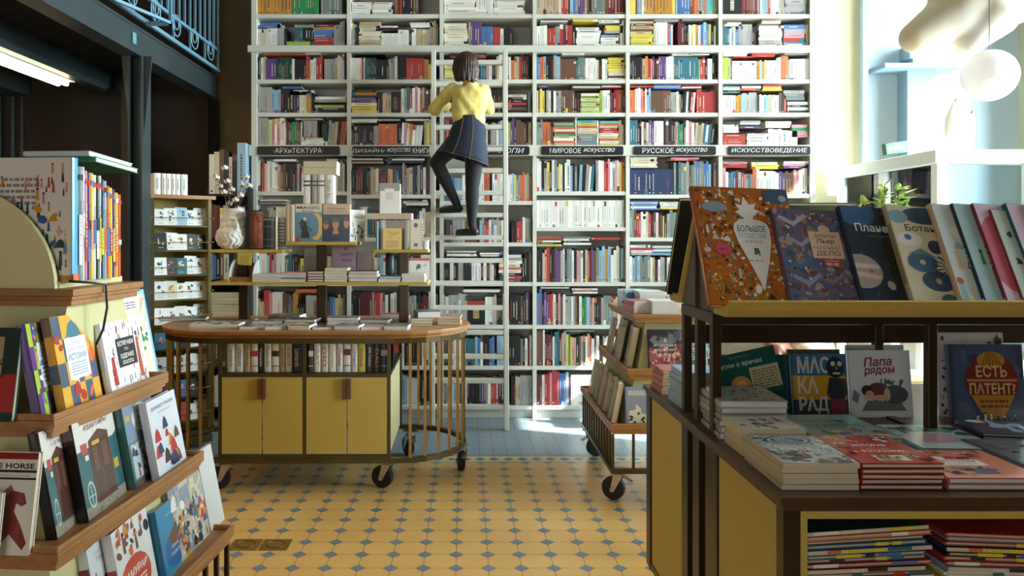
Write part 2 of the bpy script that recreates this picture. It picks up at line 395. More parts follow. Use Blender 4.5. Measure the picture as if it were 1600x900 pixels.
# right wall with tall windows
ZS = .9; WINS = ((2.2, 4.1, 4.0), (4.5, 8.3, 5.08))
mb = MB(); mb.box(XR, XR+.3, -4, 9, 0, ZS); mb.box(XR, XR+.3, -4, 2.2, ZS, 6.2); mb.box(XR, XR+.3, 4.1, 4.5, ZS, 6.2); mb.box(XR, XR+.3, 8.3, 9, ZS, 6.2)
for a, b_, zt_ in WINS: mb.box(XR, XR+.3, a, b_, zt_, 6.2)
struct(mb, 'wall_right', 'wallc')
for i, (a, b_, zt_) in enumerate(WINS):
    f = MB()
    for y in (a, (a+b_)/2-.03, b_-.06): f.box(XR+.1, XR+.16, y, y+.06, ZS, zt_)
    for z in (ZS, 3.2, zt_-.06): f.box(XR+.1, XR+.16, a, b_, z, z+.06)
    o = struct(f, 'window_%d' % (i+1), 'white')
    MB().box(XR+.125, XR+.131, a+.02, b_-.02, ZS+.02, zt_-.02).build('pane', 'glass', o)
struct(MB().box(-2.48, -2.40, 7.478, 7.4995, 0, 3.03), 'trim_2', 'dark')
# ================================================================ MEZZANINE
MX = -2.38
t = thing('mezzanine', 'dark grey steel mezzanine deck along the left wall, above the card rack', 'mezzanine', (MX, 2, 0))
def rel(o): return o.matrix_basis.inverted()
f = MB()
f.box(MX-.14, MX, -3.98, 7.42, 3.215, 3.235); f.box(MX-.14, MX, -3.98, 7.42, 3.03, 3.05); f.box(MX-.04, MX-.006, -3.98, 7.42, 3.04, 3.22)
f.build('edge_beam', 'steel', t, world=True)
MB().box(-5.99, MX-.15, -3.98, 7.42, 3.236, 3.30).build('deck', 'dark', t, world=True)
for x in (-3.35, -4.3): MB().box(x-.1, x+.1, -3.98, 7.42, 3.06, 3.235).build('joist', 'steel', t, world=True)
t = thing('steel_column', 'tall blue-grey steel post with triangular brackets under the mezzanine edge', 'column', (-2.45, 5.72, 0))
f = MB(); f.box(-2.47, -2.458, 5.63, 5.79, 0, 3.03); f.box(-2.378, -2.366, 5.63, 5.79, 0, 3.03); f.box(-2.458, -2.378, 5.70, 5.715, 0, 3.03)
f.build('flanged_post', 'steel', t, world=True)
for s_ in (-1, 1):
    xa = -2.418+s_*.0525
    MB().prism([(xa, 2.45), (xa, 3.03), (xa+s_*.06, 3.03)], 5.66, 5.675).build('bracket', 'steel', t, world=True, fixn=True)
# railing
t = thing('guard_railing', 'pale blue iron guard railing with ring ornaments on the mezzanine edge', 'railing', (MX+.04, 5, 3.25))
RX = MX+.03; zb = 3.27
MB().box(RX-.012, RX+.012, 2.2, 7.35, zb, zb+.03).build('bottom_rail', 'steelb', t, world=True)
MB().box(RX-.012, RX+.012, 2.2, 7.35, zb+.19, zb+.215).build('middle_rail', 'steelb', t, world=True)
MB().box(RX-.02, RX+.02, 2.2, 7.35, zb+1.0, zb+1.04).build('top_rail', 'steelb', t, world=True)
y = 7.32
i = 0
while y > 3.2:
    MB().box(RX-.008, RX+.008, y-.008, y+.008, zb+.03 if i % 3 == 0 else zb+.21, zb+1.0).build('baluster', 'steelb', t, world=True); y -= .125; i += 1
for k in range(9):
    yy = 7.1-k*.42
    q = MB().ring((RX, yy, zb+.15), .085, .007, 'X', c='G'); q.ring((RX, yy, zb+.17), .05, .006, 'X')
    q.build('ring_ornament', 'steelb', t, world=True, smooth=True)
# a projecting bracket panel of the railing
q = MB(); q.box(RX+.012, RX+.20, 5.63, 5.65, zb-.02, zb+.01); q.box(RX+.18, RX+.20, 5.63, 5.65, zb-.02, zb+.5); q.beam((RX+.19, 5.64, zb+.48), (RX+.0, 5.0, zb+.8), .02); q.beam((RX+.19, 5.64, zb), (RX+.012, 5.0, zb), .02)
q.build('bracket_frame', 'steelb', t, world=True)
MB().box(MX-.003, MX+.004, 5.5, 5.56, 3.09, 3.17, 'I').build('small_metal_plate', 'steelb', world=True, tagd=('small pale blue metal plate on the mezzanine beam above the steel post', 'plate'))
# fluorescent lamp
t = thing('tube_lamp', 'glowing warm white tube lamp hanging under the dark mezzanine', 'lamp', (-3.33, 5.0, 2.9))
MB().box(-3.40, -3.26, 2.4, 6.42, 2.99, 3.03).build('lamp_body', 'white', t, world=True)
for s_ in (-.035, .035): MB().tube([(-3.33+s_, 2.45, 2.965), (-3.33+s_, 6.36, 2.965)], .018, 10).build('fluorescent_tube', 'tube', t, world=True)
MB().box(-3.28, -3.17, 2.4, 6.8, 3.0, 3.055).build('cable_tray', 'steel', world=True, tagd=('dark cable tray running beside the glowing tube lamp', 'cable tray'))
for x, r in ((-4.36, .02), (-4.27, .013), (-4.52, .05)):
    MB().tube([(x, 7.40, 0), (x, 7.40, 3.05)], r, 10).build('wall_pipe', 'pipe', world=True, smooth=True, tagd=('thin vertical pipe on the dark wall under the mezzanine, %s' % {.02: 'middle one of three', .013: 'right-hand and thinnest of three', .05: 'left-hand and thickest of three'}[r], 'pipe', 'pipes on the dark wall'))
# floor socket
t = thing('floor_socket', 'double brass floor socket plate set in the yellow tiles', 'floor socket', (-1.12, 4.24, 0))
for k in (0, 1):
    x0 = -1.285+k*.165
    MB().box(x0, x0+.155, 4.16, 4.31, 0, .004).build('cover_plate', 'brass', t, world=True)
    MB().ring((x0+.078, 4.235, .004), .05, .003, 'Z').build('lid_ring', 'olive', t, world=True)
# ================================================================ WHITE BOOKCASE
BY = 7.17; S = BY/F
cx = [397, 545, 690, 835.5, 981, 1126, 1270]
t = BC = thing('bookcase', 'tall white wall bookcase of six columns filled with books', 'bookcase', ((834-726)*S, 7.3, 0))
for i, x in enumerate(cx):
    X = (x-726)*S; w = .036 if 0 < i < 6 else .05
    MB().box(X-w/2, X+w/2, BY, 7.50, 0, 3.42).build('upright', 'shelf', t, world=True)
    MB().box(X-w/2, X+w/2, BY, 7.50, 3.482, 5.2).build('upright', 'shelf', t, world=True)
MB().box((393-726)*S-.03, (1273-726)*S+.03, BY-.03, 7.50, 3.42, 3.482).build('ledge', 'shelf', t, world=True, bevel=.004)
MB().box((392-726)*S, (1274-726)*S, 7.50, 7.505, 0, 5.2).build('back_panel', 'shelf', t, world=True)
rows = {0: 22, 1: 71, 2: 124, 3: 176, 4: 227, 5: 301, 6: 371, 7: 441, 8: 508, 9: 572, 10: 634}
ov = {(3, 5): 314, (3, 6): 379, (4, 6): 355, (1, 5): 299, (1, 6): 369, (2, 5): 304, (5, 5): 304, (6, 5): 303, (4, 5): 299}
def rowy(c, r): return ov.get((c, r), rows[r])
def zrow(c, r): return 3.482+.0 if r == 1 else Z_(rowy(c, r), BY)
for c in range(1, 7):
    xa = (cx[c-1]-726)*S+.018; xb = (cx[c]-726)*S-.018
    for r in list(range(11)):
        if r == 1: continue
        z = zrow(c, r)
        if r == 4: continue
        MB().box(xa, xb, BY+.004, 7.50, z-.036, z).build('shelf', 'shelf', t, world=True)
    MB().box(xa, xb, BY+.004, 7.50, 3.98, 4.016).build('shelf', 'shelf', t, world=True) if False else None
    MB().box(xa, xb, BY+.05, BY+.07, 0, zrow(c, 10)-.036).build('plinth', 'shelf', t, world=True)
zs = Z_(227, BY)
MB().box((393-726)*S-.02, (1273-726)*S+.02, BY-.022, 7.50, zs-.098, zs).build('sign_rail', 'shelf', t, world=True)
for z in (4.08, 4.4, 4.75): 
    for c in range(1, 7): MB().box((cx[c-1]-726)*S+.018, (cx[c]-726)*S-.018, BY+.004, 7.50, z-.036, z).build('shelf', 'shelf', t, world=True)
signs = [(403, 532, [('·АРХиТЄКТУРА·', .6, 0)]), (551, 672, [('ДИЗАЙН/', .42, 0), ('искусство', .3, .3), ('КНИГИ', .22, 0)]), (693, 827, [('ИЛЛЮСТРАЦИЯ', .55, 0), ('/', .05, 0), ('ОПИ', .22, .3)]),
         (845, 973, [('МИРОВОЕ', .38, 0), ('искусство', .38, .35)]), (989, 1117, [('РУССКОЕ', .38, 0), ('искусство', .38, .35)]), (1136, 1264, [('ИСКУССТВОВЕДЕНИЕ', .92, .15)])]
for a, b_, words in signs:
    xa, xb = (a-726)*S, (b_-726)*S; z0, z1 = zs-.094, zs-.012
    c_ = .012; pl = [(xa+c_, z0), (xb-c_, z0), (xb, z0+c_), (xb, z1-c_), (xb-c_, z1), (xa+c_, z1), (xa, z1-c_), (xa, z0+c_)]
    sg = MB().prism(pl, BY-.032, BY-.0225, '1b1b1d').build('section_sign', 'cover', t, world=True, fixn=True)
    m = MB(); W_ = xb-xa; tot = sum(w for _, w, _ in words)+.03*(len(words)-1); x = xa+W_*(1-tot)/2
    for s_, w, sh in words:
        m.text(s_, Matrix.Translation((x+w*W_/2, BY-.0335, (z0+z1)/2)) @ Matrix.Rotation(PI/2, 4, 'X'), w=w*W_, h=.048, c='W', shear=sh, bold=.0); x += (w+.03)*W_
    o = m.build('sign_lettering', 'cover', sg); o.data.transform(sg.matrix_basis.inverted() @ t.matrix_basis.inverted())
    pass
# ---------------------------------------------------------------- books on the wall
CELLS = {
(1,0): "A10/4.5/50 E12/4.4/50 _3 S8/4/48",
(1,1): "C6/3.2/29 W6/3.2/28 G2/5/35 K/4/30 =LL/38/4 =RRRRBBBAM/35/4 ^0/29:BB/38/4 !60/8:T3K4/4.6/21 ^59/30:G/40/4",
(1,2): "K2/4/37 WJ/4.5/38 V4/3.4/36 F8/3.8/34 W/4/34 K5/3.6/33 R2/3.5/36 W2/4.5/34 R2/4.5/37 _3 G5/3.8/35 J/3/38 ^8/39:OZR/70/1.5 ^60/40:W/40/2",
(1,3): "G4/4.8/40 I3/4.7/38 K4/4/36 N2/4/35 C3/3.4/34 A2/3.5/33 K/4/34 _1 =KKLKGW/50/4.3 ^50/28:NW/38/4 ^40/38:BK/30/3",
(1,4): "G5/3.4/44 L/3/42 WPWPW2/3.8/43 W/3/38 M3/2.6/38 E3/3.3/37 Z2/2.7/37 W/5/36 =WWW/33/4 !72/13:G7/3.7/25 ^60/40:G/44/3 F/4/38 ~G2JKOOKZ/4.2/40/8",
(2,0): "=WWWWW/31/4 =WWWWW/33/4 KR/3/50 ZKR/3/50 K3/5/50 Z2/4/50 =WWW/36/4",
(2,1): "G2K2/3.3/38 =JJJCCCCCCJJJ/35/3.3 W8/4/23 ^38/24:KKW/36/3 W5/3.4/28 ^92/30:WW/36/4 K/4/28 W2/3/30 J6/3.2/27",
(2,2): "W5/3.4/36 RW/3/34 T2/2.8/34 F4/3.4/34 K5/3.4/34 G3/3/34 WKKK/4/36 R8/3/34 A2/3.4/34 YWIK/3.3/26 ^5/39:KEK/50/1.6",
(2,3): "=YYYWMBKAK/41/4.1 K2/4/36 J3/4/31 K6/3/34 WGTRWPW/4/40 OJZ/3.4/40 ZKJG/3.4/38 ^28/42:W/44/3",
(2,4): "K12/3.3/34 G3/2.8/32 O10/3.1/35 K2/3/36 ~WPWAWWW/4/36/6 JYJ/3.3/40 ^0/36:WWR/42/3 ^42/37:KWK/36/2 ^85/39:WW/38/2.4",
(3,0): "=WWWWWW/50/4 W7/4.2/50 =WWWWWW/50/4",
(3,1): "=CCCCCCCCC/38/4 J/3/38 V5/4/38 B5/3.4/30 R4/3.6/30 W/4/30 K3/4.3/29 =WWWWWWWRRW/37/3.6",
(3,2): "=YWYLWR/18/5 K5/4/30 Z2/4/28 N5/3.2/28 T3/3/28 PW/3.5/26 K2/4/30 JW2J2W/4/38 O/4.5/32 J2/3.5/38 ^10/34:RMK/60/2.5",
(3,3): "ZGN2/3.5/36 K9/4/34 G2/4/34 W2/3/34 K7/3/36 G/3/34 I2/3/30 =KZKRKKC/31/4.2",
(3,4): "ZRK2/3.6/40 K12/3.5/36 KGWK/4.5/34 G3/3/36 WG/3/36 I2/4/42 GYL/2.5/38 V2/3.6/42 KZ/3/40",
(3,5): "T3B2I3/3.6/40 W3/3.6/40 WKYWW/4.6/42 O3/3.4/44 _4 W2CW/4/44 ORW/3.6/44 WIYT/3.6/44 ^40/47:OA/50/3",
(3,6): "KZKG/4/38 G3JZ4/3.8/38 ZKIG/4/38 RR/4/36 WGWGJW/4/38 W/4/36 _5 K2/4/36 R2/4/36 WG3K/4/38",
(3,7): "K3/3.4/34 W/5/40 KKG2/4/36 K4/4/32 W3KWK/4.4/34 JWK/4/34 _4 =ZRKWOWWGWK/36/5 ^4/38:KWWKW/50/2 ^56/38:KWGW/40/2",
(3,8): "GWG4WG3/3.6/48 K/28/42 W3GJ/3.6/48 K3W/3.4/46 _3 K5ZKVK/4/50 ^30/51:WWK/60/2",
(3,9): "ZKG/5/40 W4/4/44 T4/4/46 IBW/4/46 K3B2/4/44 _4 I3WK/4/46 K4/4/46 ^20/50:RWM/60/3",
(3,10): "ZGKW/4/44 I2KIW/4/44 K6/4/46 V2/3.6/44 JWR/3.5/42 R2K2N/4/46 G/3/40 _3 K2/3/44 J2/4/46 G5/3.6/48 KV2/3.5/44",
(4,0): "J7/4.6/50 WR4/3.4/50 K/3/50 IBG/4/50 V3/3.4/50 JZ/3.5/50 K/4/50 S5/3.8/50 ZM7/4/50",
(4,1): "W3/5/34 R4/3.6/31 G2/3.5/34 RM2R2/4.3/35 K/5/30 =WWWWWWW/38/4.3 =WWWI/30/5 ^105/21:GYY/30/4 ^55/39:YY/40/2 ^5/39:WZR/45/1.5 ^97/37:W/34/5",
(4,2): "B2O2/2.4/38 GK3G/4.2/38 I2/2.6/36 Z7/2.9/35 T/3/34 S4/3/34 W4/3.6/37 CJ/2.3/32 KW2/4/33 =CCCCYYYYYY/28/3.6 ^0/40:T/35/1.5 ^38/39:WW/37/2",
(4,3): "JZ/2.5/36 Y2/3.6/38 KGWK/3.5/36 WSG/3.8/38 Z6K/3/34 K/4/30 =LCLCLCLC/31/3.8 LW3/3.3/37 M3/3.2/35 R2Z2R/3.4/36 ^0/40:V/18/3 ^55/39:GWZ/44/1.5 ^100/39:RWK/32/2",
(4,4): "S3/3.2/40 O3/3.6/40 Z/4/30 =JOWJERCOEJ/34/3.7 W/2.4/43 =SSSSSJCOYH/31/4 W/2.4/43 =YCOJWRRJOH/31/3.8",
(4,5): "W2KG/3.6/50 YKWS/3.5/48 GYWK/3.2/42 W/3/48 W/6/50 IKSK/3.2/44 ~IKGWT/4/44/5 GW2/4/50 R2/3.6/50 PWGPW/3.4/50 YOYRKV/2.8/50 S/3/50",
(4,6): "W42/3.2/46",
(4,7): "K3/3/54 JP/3.5/50 R/5/54 K2Z/3.2/52 V2/3/52 GWK/3/52 SGWK/3.6/52 PGWK/3.5/52 JRKV/3.2/52 ZS/4/52 I2/4/54 AI/5/56 W2/5/54 CTG/4/56 S2/3.5/56 R/3/40 ^0/56:YKWZR/40/3 ^40/58:WKWS/44/3.4 ^84/66:R/50/4",
(4,8): "B2/3.6/54 KV2/3.4/50 R2/2.8/48 R/2.8/48 WKPZ/3.5/48 WG3/3.5/46 WGZK/3.3/46 WE2/3.6/44 I2RJ/3.3/46 K3G/3/44 S3G2/3.4/44 JWJW/3/46 ^5/55:KWRW/46/2 ^55/49:WRWR/40/2.6",
(4,9): "Z3/3/54 W/2.5/54 M3K/3.4/52 W/3/48 T2/4/52 KJGY/3.5/52 EYPJ/3/48 KZGZ/3.6/48 WJR/3.4/48 WZW/4/46 K2JW/3/46 ^44/53:SB/46/2.6",
(4,10): "M2W/4/48 R2P/4/52 R3/3.6/54 B3I/4/50 M/3/48 W9/4.4/50 Y2W3/4/48",
(5,0): "Y2/4/50 ZIGW/3.6/50 J/3/50 A8/4.7/50 Y2/2/50 B5/4/50 ZRA/3.5/50 RG2R/3.7/50 H3/4/50 J/3/50",
(5,1): "=YYYYYJZJZJZ/36/4 C/4/36 W4/5.4/38 OBW/3/36 _8 M2/4.6/40 K2/3.4/34 WYWAW/4/36 BIB/4/38 YKWEK/3.6/34 ^36/39:GG/42/3 ^80/41:GK/34/1.5",
(5,2): "K6/3.6/38 JAR/4/36 PMKZ/3/36 V4/3.4/36 W3/3.6/36 T11/3.4/35 EG/2/32 R2K/3.4/34 W2/4/36 K5/3.2/38 ^20/40:KWK/40/1.4 ^65/38:WG/30/2.6 ^90/39:WK/36/2",
(5,3): "O2W2PO/3.6/38 WI2/3/38 Z9/3.2/34 G3W/3/34 JK/3.4/30 ~KWKRW/3.6/36/5 R2/4/38 R2/6/35 R8/3.4/35 ^0/40:RWR/36/2.4 ^36/38:BGB/44/2 ^80/39:WRW/32/2",
(5,4): "T3K2W/3.3/38 ZW/3.4/38 V2W3/4.5/40 KZK/4.2/42 K2P/3.5/38 E3/3.2/36 KG/3/40 WPW/4/38 ~JGJTWTKK/4/36/8 ZLKZR/3.2/34 ^42/43:EE/38/3 ^12/42:J/30/1.5 ^82/42:WB/52/2.5",
(5,5): "N12/4.9/41 _1 SKTS/4/52 SGZS/4/50 SBS2/4/52 B2I/4/52 KPKRW/4/50 W2/4/48 ^0/42:CCCCC/42/3.4 ^64/53:RP/44/2.6",
(5,6): "S2Z/3.5/42 R2/3.4/40 W2C/4/40 RKZ/3.6/38 W/4/40 MZ/3.5/36 Y/2/36 KG/4/36 S3/4.6/42 K2S/4/40 P/3/40 ^0/43:BWIBWB/44/2.4 ^46/44:YWWC/50/3",
(5,7): "WISIS/3.4/40 TS2/4/40 W/3/40 JKW/4/38 G2/4/38 K/3/36 W2PG/4/38 W/24/52 ^0/42:GWRW/34/4 ^34/42:IBWTW/38/3",
(5,8): "J3W2/4/50 SWG/4/46 W8/4/46 G5TK/4/48 RWIG/4/46",
(5,9): "WGJ3/4/46 IWPW/4/46 W8/4/46 G5TK/4/48 RWIG/4/46",
(5,10): "W6/4/46 L2IW/4/46 W8/4/46 G5TK/4/48 RWIG/4/46",
(6,0): "K/29/50 M10/2.9/50 GZ/2/50 WI2/3/50 GR/3/50 W3/4/50 IAG/3/50 =GGGGGGGG/34/6",
(6,1): "T3/3.6/30 WIW/3.4/30 B/5/30 G6/3.2/34 K2/3.4/32 _4 =GGGWWWWWW/38/3.8 =BRPGB/35/6.6 ^2/32:WC/26/3 ^60/36:WJ/30/3",
(6,2): "L4/3/34 GZ/2/34 W10/3.4/30 AIA/4/30 JW4/3.3/30 WW/3.4/36 O3/4/38 G/2.5/34 W5/6.4/34 ^0/37:WWW/38/2 ^16/35:R/32/2 ^44/36:RR/36/3 ^90/39:GW/42/3",
(6,3): "W4/4.5/28 A3/3/28 I2G2/3/30 G4/3.4/34 K/4/28 W2I2/4/30 J2W3/3/28 ZKR/3.4/30 =KWKW/34/4.4 S/3/36 ^0/31:TKWI/26/2.6 ^28/35:RWR/32/3.5 ^62/35:YYR/30/3 ^94/20:SSG/34/5",
(6,4): "=RRRRR/36/3.6 =WWWW/34/5 W3/7/26 W3/8/24 =WW/30/5 ^0/20:WWWW/24/3.4 ^26/27:VKWG/32/3 ^66/28:WW/40/5 ^107/13:PPEP/26/5",
(6,5): "P/4/40 WTBTMI/3.4/36 R/6/34 GSTS/3/32 OW/5/38 W5/4/38 W3/4/36 V2/5/34 Z3/4/36 P2/4/38 ^0/41:RRP/40/3.2 ^44/39:YYC/44/3.6 ^94/40:VPW/40/4",
(6,6): "J3/4/30 W5/4/30 C4/4/30 W6/5/40 J4/4/36",
(6,7): "W8/5/45 G5/5/45 J5/5/44", (6,8): "W8/5/45 T5/5/45 J5/5/44", (6,9): "G8/5/45 G5/5/45 W5/5/44", (6,10): "W8/5/45 M5/5/45 J5/5/44",
(1,5): "W2/3/48 _2 R2/2.6/48 JWCW/4/46 WJ/4/42 Z2K4/3.6/42 KGK/3.4/42 W2/4/40 K6/4/40 J2/4/46 W4/4/50 G2W/3.5/48 ^22/47:WW/42/4",
(2,5): "K3Z/3.2/40 M2/3/42 K3Z/3.2/42 J2W/4/42 M2ZM/4/38 J2M/4/42 T2/3/40 K2/3/42 G/3/48 ZGJN/4/46 ^0/49:JKW/50/2.6 ^56/49:KNWK/60/2.5",
(1,6): "K5/4/44 G3/4/44 C6/4/44 K10/4/46 W4/4/44 P3W3/4/46 ^5/50:GKW/44/2.4",
(2,6): "W3R/3.4/40 GW2/4/48 T2/4/46 Z6/3.6/46 K4/4/40 K6/4/44 W2J3/4.4/44 GJ2/4/44 ^80/50:WJK/40/3",
(1,7): "W4I/4/46 RP2W3/4/46 T2/5/42 K3/4/42 Y/8/40 K3/4/40 J9/4/44 K6/4/44",
(2,7): "K4/4/40 Z2/4/40 WGJ/4/44 WI2W/5/42 K6/4/40 M4/4/40 GWK2/4/40 W4K/4/42",
(1,8): "J2/5/40 R2/4/54 P/5/54 W4/4.4/52 Z4/3/52 BK/3/50 A2/3/50 K4/4/36 G/29/45 K2/4/48 B2/4/46 J3/4/46 ^60/50:O/36/6",
(2,8): "K4/4/54 M4/3.6/52 GRR/4/50 PZW/4/50 KWW/4/50 K3/4/48 B2/5/52 JSGK2/3.6/48 KM2/4/46 W3G/4/50",
(1,9): "ZKGW/4/46 T3/4/44 K6/4/46 Z3/4/46 W4/4/46 R2/4/44 K6/4/46 J4/4/44",
(2,9): "ZKGW/4/46 T3/4/44 K6/4/46 ZW/4/46 R4W2/4/46 K6/4/46 Z2W3/4/44 K3G/4/46",
(1,10): "W2ZKGW/4/46 T3/4/44 K6/4/46 J6/4/44 K5/4/46",
(2,10): "ZKGW/4/46 T3/4/44 W4/4/46 K6/4/46 Z2/4/44 I2W4/4/46 K4Z2/4/46",
}
rnd = random.Random(11)
SB = 7.195/F
def expand(s): return [c for c, n in re.findall(r'([A-Z])(\d*)', s) for _ in range(int(n or 1))]
def jc(c, a=.06):
    r = col(c); k = 1+rnd.uniform(-a*2.2, a*2.2); g_ = sum(r[:3])/3; return tuple(min(1, max(0.003, (v*.87+g_*.13)*k*(1+rnd.uniform(-a, a)))) for v in r[:3])+(1,)
DARK = 'KDNFMZTVBESRQ'
def spine_marks(mb, code, c, w, h, y, x0, z0, Mx, lying=False):
    """title and bands printed on a spine of size w x h (metres) whose face is at y"""
    if min(w, h) < .012: return
    ink = rnd.choice(['e8dfc6', 'e8dfc6', 'd0b070', 'ffffff', 'c04038', 'd8d8d8']) if code in DARK else rnd.choice(['2a2a2c', '2a2a2c', '3a3a44', '8a2a2a', '2c4a7a', '5a5a5a'])
    L, T = (w, h) if lying else (h, w)
    def q(a, b, u, v, cc):
        e = .0006
        pts = [(x0+a*L, z0+u*T), (x0+b*L, z0+u*T), (x0+b*L, z0+v*T), (x0+a*L, z0+v*T)] if lying else [(x0+u*T, z0+a*L), (x0+v*T, z0+a*L), (x0+v*T, z0+b*L), (x0+u*T, z0+b*L)]
        if not lying: pts = [pts[0], pts[1], pts[2], pts[3]]
        mb.add([Mx @ Vector((px, y-e, pz)) for px, pz in pts], [(0, 1, 2, 3)], cc)
    k = rnd.random()
    a = rnd.uniform(.12, .3); e = rnd.uniform(.6, .85); u, v = (.40, .60) if rnd.random() < .7 else (.33, .67)
    if k < .6:
        while a < e: b_ = min(e, a+rnd.uniform(.02, .05)); q(a, b_, u, v, ink); a = b_+.02
    if rnd.random() < .4: q(.05, .09, .3, .7, ink)
    if rnd.random() < .16:
        s_ = rnd.choice([.0, .78]); q(s_, s_+rnd.uniform(.08, .22), 0, 1, jc(rnd.choice('RWKBYOGTZ')))
def one_book(code, lying, x0, z0, w, h, d, tilt=0, yb=7.195):
    mb = MB(); M = Mi
    if tilt: M = Matrix.Translation((x0, 0, z0)) @ Matrix.Rotation(R(tilt), 4, 'Y') @ Matrix.Translation((-x0, 0, -z0))
    c = jc(code); y0 = yb; y1 = yb+d
    if lying:
        k = min(.002, h*.2)
        mb.box(x0, x0+w, y0, y1, z0, z0+k, c); mb.box(x0, x0+w, y0, y1, z0+h-k, z0+h, c); mb.box(x0, x0+w, y0, y0+.003, z0+k, z0+h-k, c)
        mb.box(x0+.003, x0+w-.003, y0+.003, y1-.003, z0+k, z0+h-k, 'C', 1)
    else:
        k = min(.002, w*.2)
        mb.box(x0, x0+k, y0, y1, z0, z0+h, c, M=M); mb.box(x0+w-k, x0+w, y0, y1, z0, z0+h, c, M=M); mb.box(x0+k, x0+w-k, y0, y0+.003, z0, z0+h, c, M=M)
        mb.box(x0+k, x0+w-k, y0+.003, y1-.003, z0+.003, z0+h-.004, 'C', 1, M=M)
    spine_marks(mb, code, c, w, h, y0, x0, z0, M, lying)
    return mb
WB = []
colw = ['first', 'second', 'third', 'fourth', 'fifth', 'sixth']
for (c, r), s in CELLS.items():
    xl = cx[c-1]+3.4; x = xl; zb_ = zrow(c, r)+.0005; xr = cx[c]-3.6; ob = rowy(c, r); top = {0: 45}.get(r, {5: 54}.get(r, 60 if r > 5 else 46))
    idx = [0]
    hw = (ob-(76 if r == 2 else 243 if r == 5 else rowy(c, r-1)+6 if r > 0 else -30)) if r != 1 else 45
    hmax = (hw-1.5)*S
    def emit(code, ly, x_, z_, w, h, d, tilt=0, no=True):
        if no: idx[0] += 1
        if x_+w > (xr-726)*SB+.004 and not tilt: return
        if not ly: h = min(h, hmax)
        if z_+h > zb_+hmax: return
        WB.append((w*h, code, ly, x_, z_, w, h, d, tilt, c, r, idx[0] if not ly or no else 0, r))
    for tok in s.split():
        if tok[0] == '_': x += float(tok[1:]); continue
        k = tok[0]; ty = 'u'; ox = oy = 0
        if k in '=~': ty = k; tok = tok[1:]
        elif k in '^!':
            ty = k; a, tok = tok[1:].split(':'); ox, oy = map(float, a.split('/'))
        p = tok.split('/'); codes = expand(p[0]); w = float(p[1]); h = float(p[2])
        if ty in '=^':
            xx = x if ty == '=' else xl+ox; zz = zb_+(oy*SB if ty == '^' else 0)
            for q in codes:
                hh = h*SB*rnd.uniform(.85, 1.1); ww = w*SB*rnd.uniform(.92, 1.0)
                emit(q, True, (xx-726)*SB+rnd.uniform(0, .012), zz, ww, hh-.0006, rnd.uniform(.2, .24)); zz += hh
            if ty == '=': x += w+.6
        else:
            xx = x if ty != '!' else xl+ox; zz = zb_+(oy*SB if ty == '!' else 0); tl = float(p[3]) if ty == '~' else 0
            if tl: xx += 0
            hh0 = h*rnd.uniform(.96, 1.03)
            for i, q in enumerate(codes):
                same = i and codes[i-1] == q and len(codes) > 3 and codes.count(q) > 2
                if not same: hh0 = h*rnd.uniform(.9, 1.04); ww = w*rnd.uniform(.8, 1.25)
                if tl and ty == '~':
                    emit(q, False, (xx-726)*SB, zz, ww*SB-.0006, hh0*SB*.97, .2, tl*(.5+.5*i/len(codes)))
                else: emit(q, False, (xx-726)*SB, zz, ww*SB-.0005, hh0*SB, rnd.uniform(.17, .21))
                xx += ww*(1.06 if tl else 1)
            if ty != '!': x = xx
            if tl: x += h*math.sin(R(tl))+.5
    while x < xr-4 and r > 0:
        q = codes[rnd.randrange(len(codes))] if rnd.random() < .5 else rnd.choice('WGJKSC'); ww = rnd.uniform(2.6, 4.6); emit(q, False, (x-726)*SB, zb_, ww*SB-.0006, rnd.uniform(.75, .95)*min(hmax, 50*SB), .19); x += ww
def hidden(b):
    px = 726+b[3]/SB; py = 370-(b[4]-EYE)/SB
    if b[10] == 0 or b[9] <= 0: return b[10] == 0 and False
    if px < 620 and py > 500: return True
    if px > 1066 and py > 318: return True
    if px > 935 and py > 500: return True
    if 560 > px > 445 and 385 > py > 245: return True
    return False
order = sorted(WB, key=lambda b: -b[0]*(0 if hidden(b) else .4 if b[10] == 0 else 1))
pick = set(id(b) for b in order[:300])
rest = MB(); WBK = []
RW = {0: 'topmost visible row', 1: 'above thick ledge', 2: 'first row below ledge', 3: 'second row below ledge', 4: 'row above signs', 5: 'first row under signs', 6: 'second row under signs', 7: 'third row under signs', 8: 'fourth row under signs', 9: 'second row from floor', 10: 'row nearest floor'}
for b in WB:
    _, code, ly, x_, z_, w, h, d, tl, c, r, i, _ = b
    mb = one_book(code, ly, x_, z_, w, h, d, tl)
    if id(b) in pick:
        o0 = Vector((x_+w/2, 7.195+d/2, z_)); mb.v = [tuple(Vector(v)-o0) for v in mb.v]
        o = mb.build('shelf_book', ['cover', 'paper']); o.location = o0
        kind = 'lying' if ly else 'leaning' if tl else 'upright'
        sz = 'face-out ' if w > .1 and not ly else ''
        tag(o, '%s %s%s book, %s in bay, %s, %s column' % (CN[code], sz, kind, ordn(i), RW[r], colw[c-1]), 'book', 'books on the white wall bookcase')
    else:
        o = len(rest.v); rest.v += mb.v; rest.f += [tuple(i_+o for i_ in f) for f in mb.f]; rest.c += mb.c; rest.m += mb.m
o = rest.build('shelf_books', ['cover', 'paper'])
tag(o, 'smaller books filling the rest of the tall white wall bookcase', 'books', None, 'stuff')
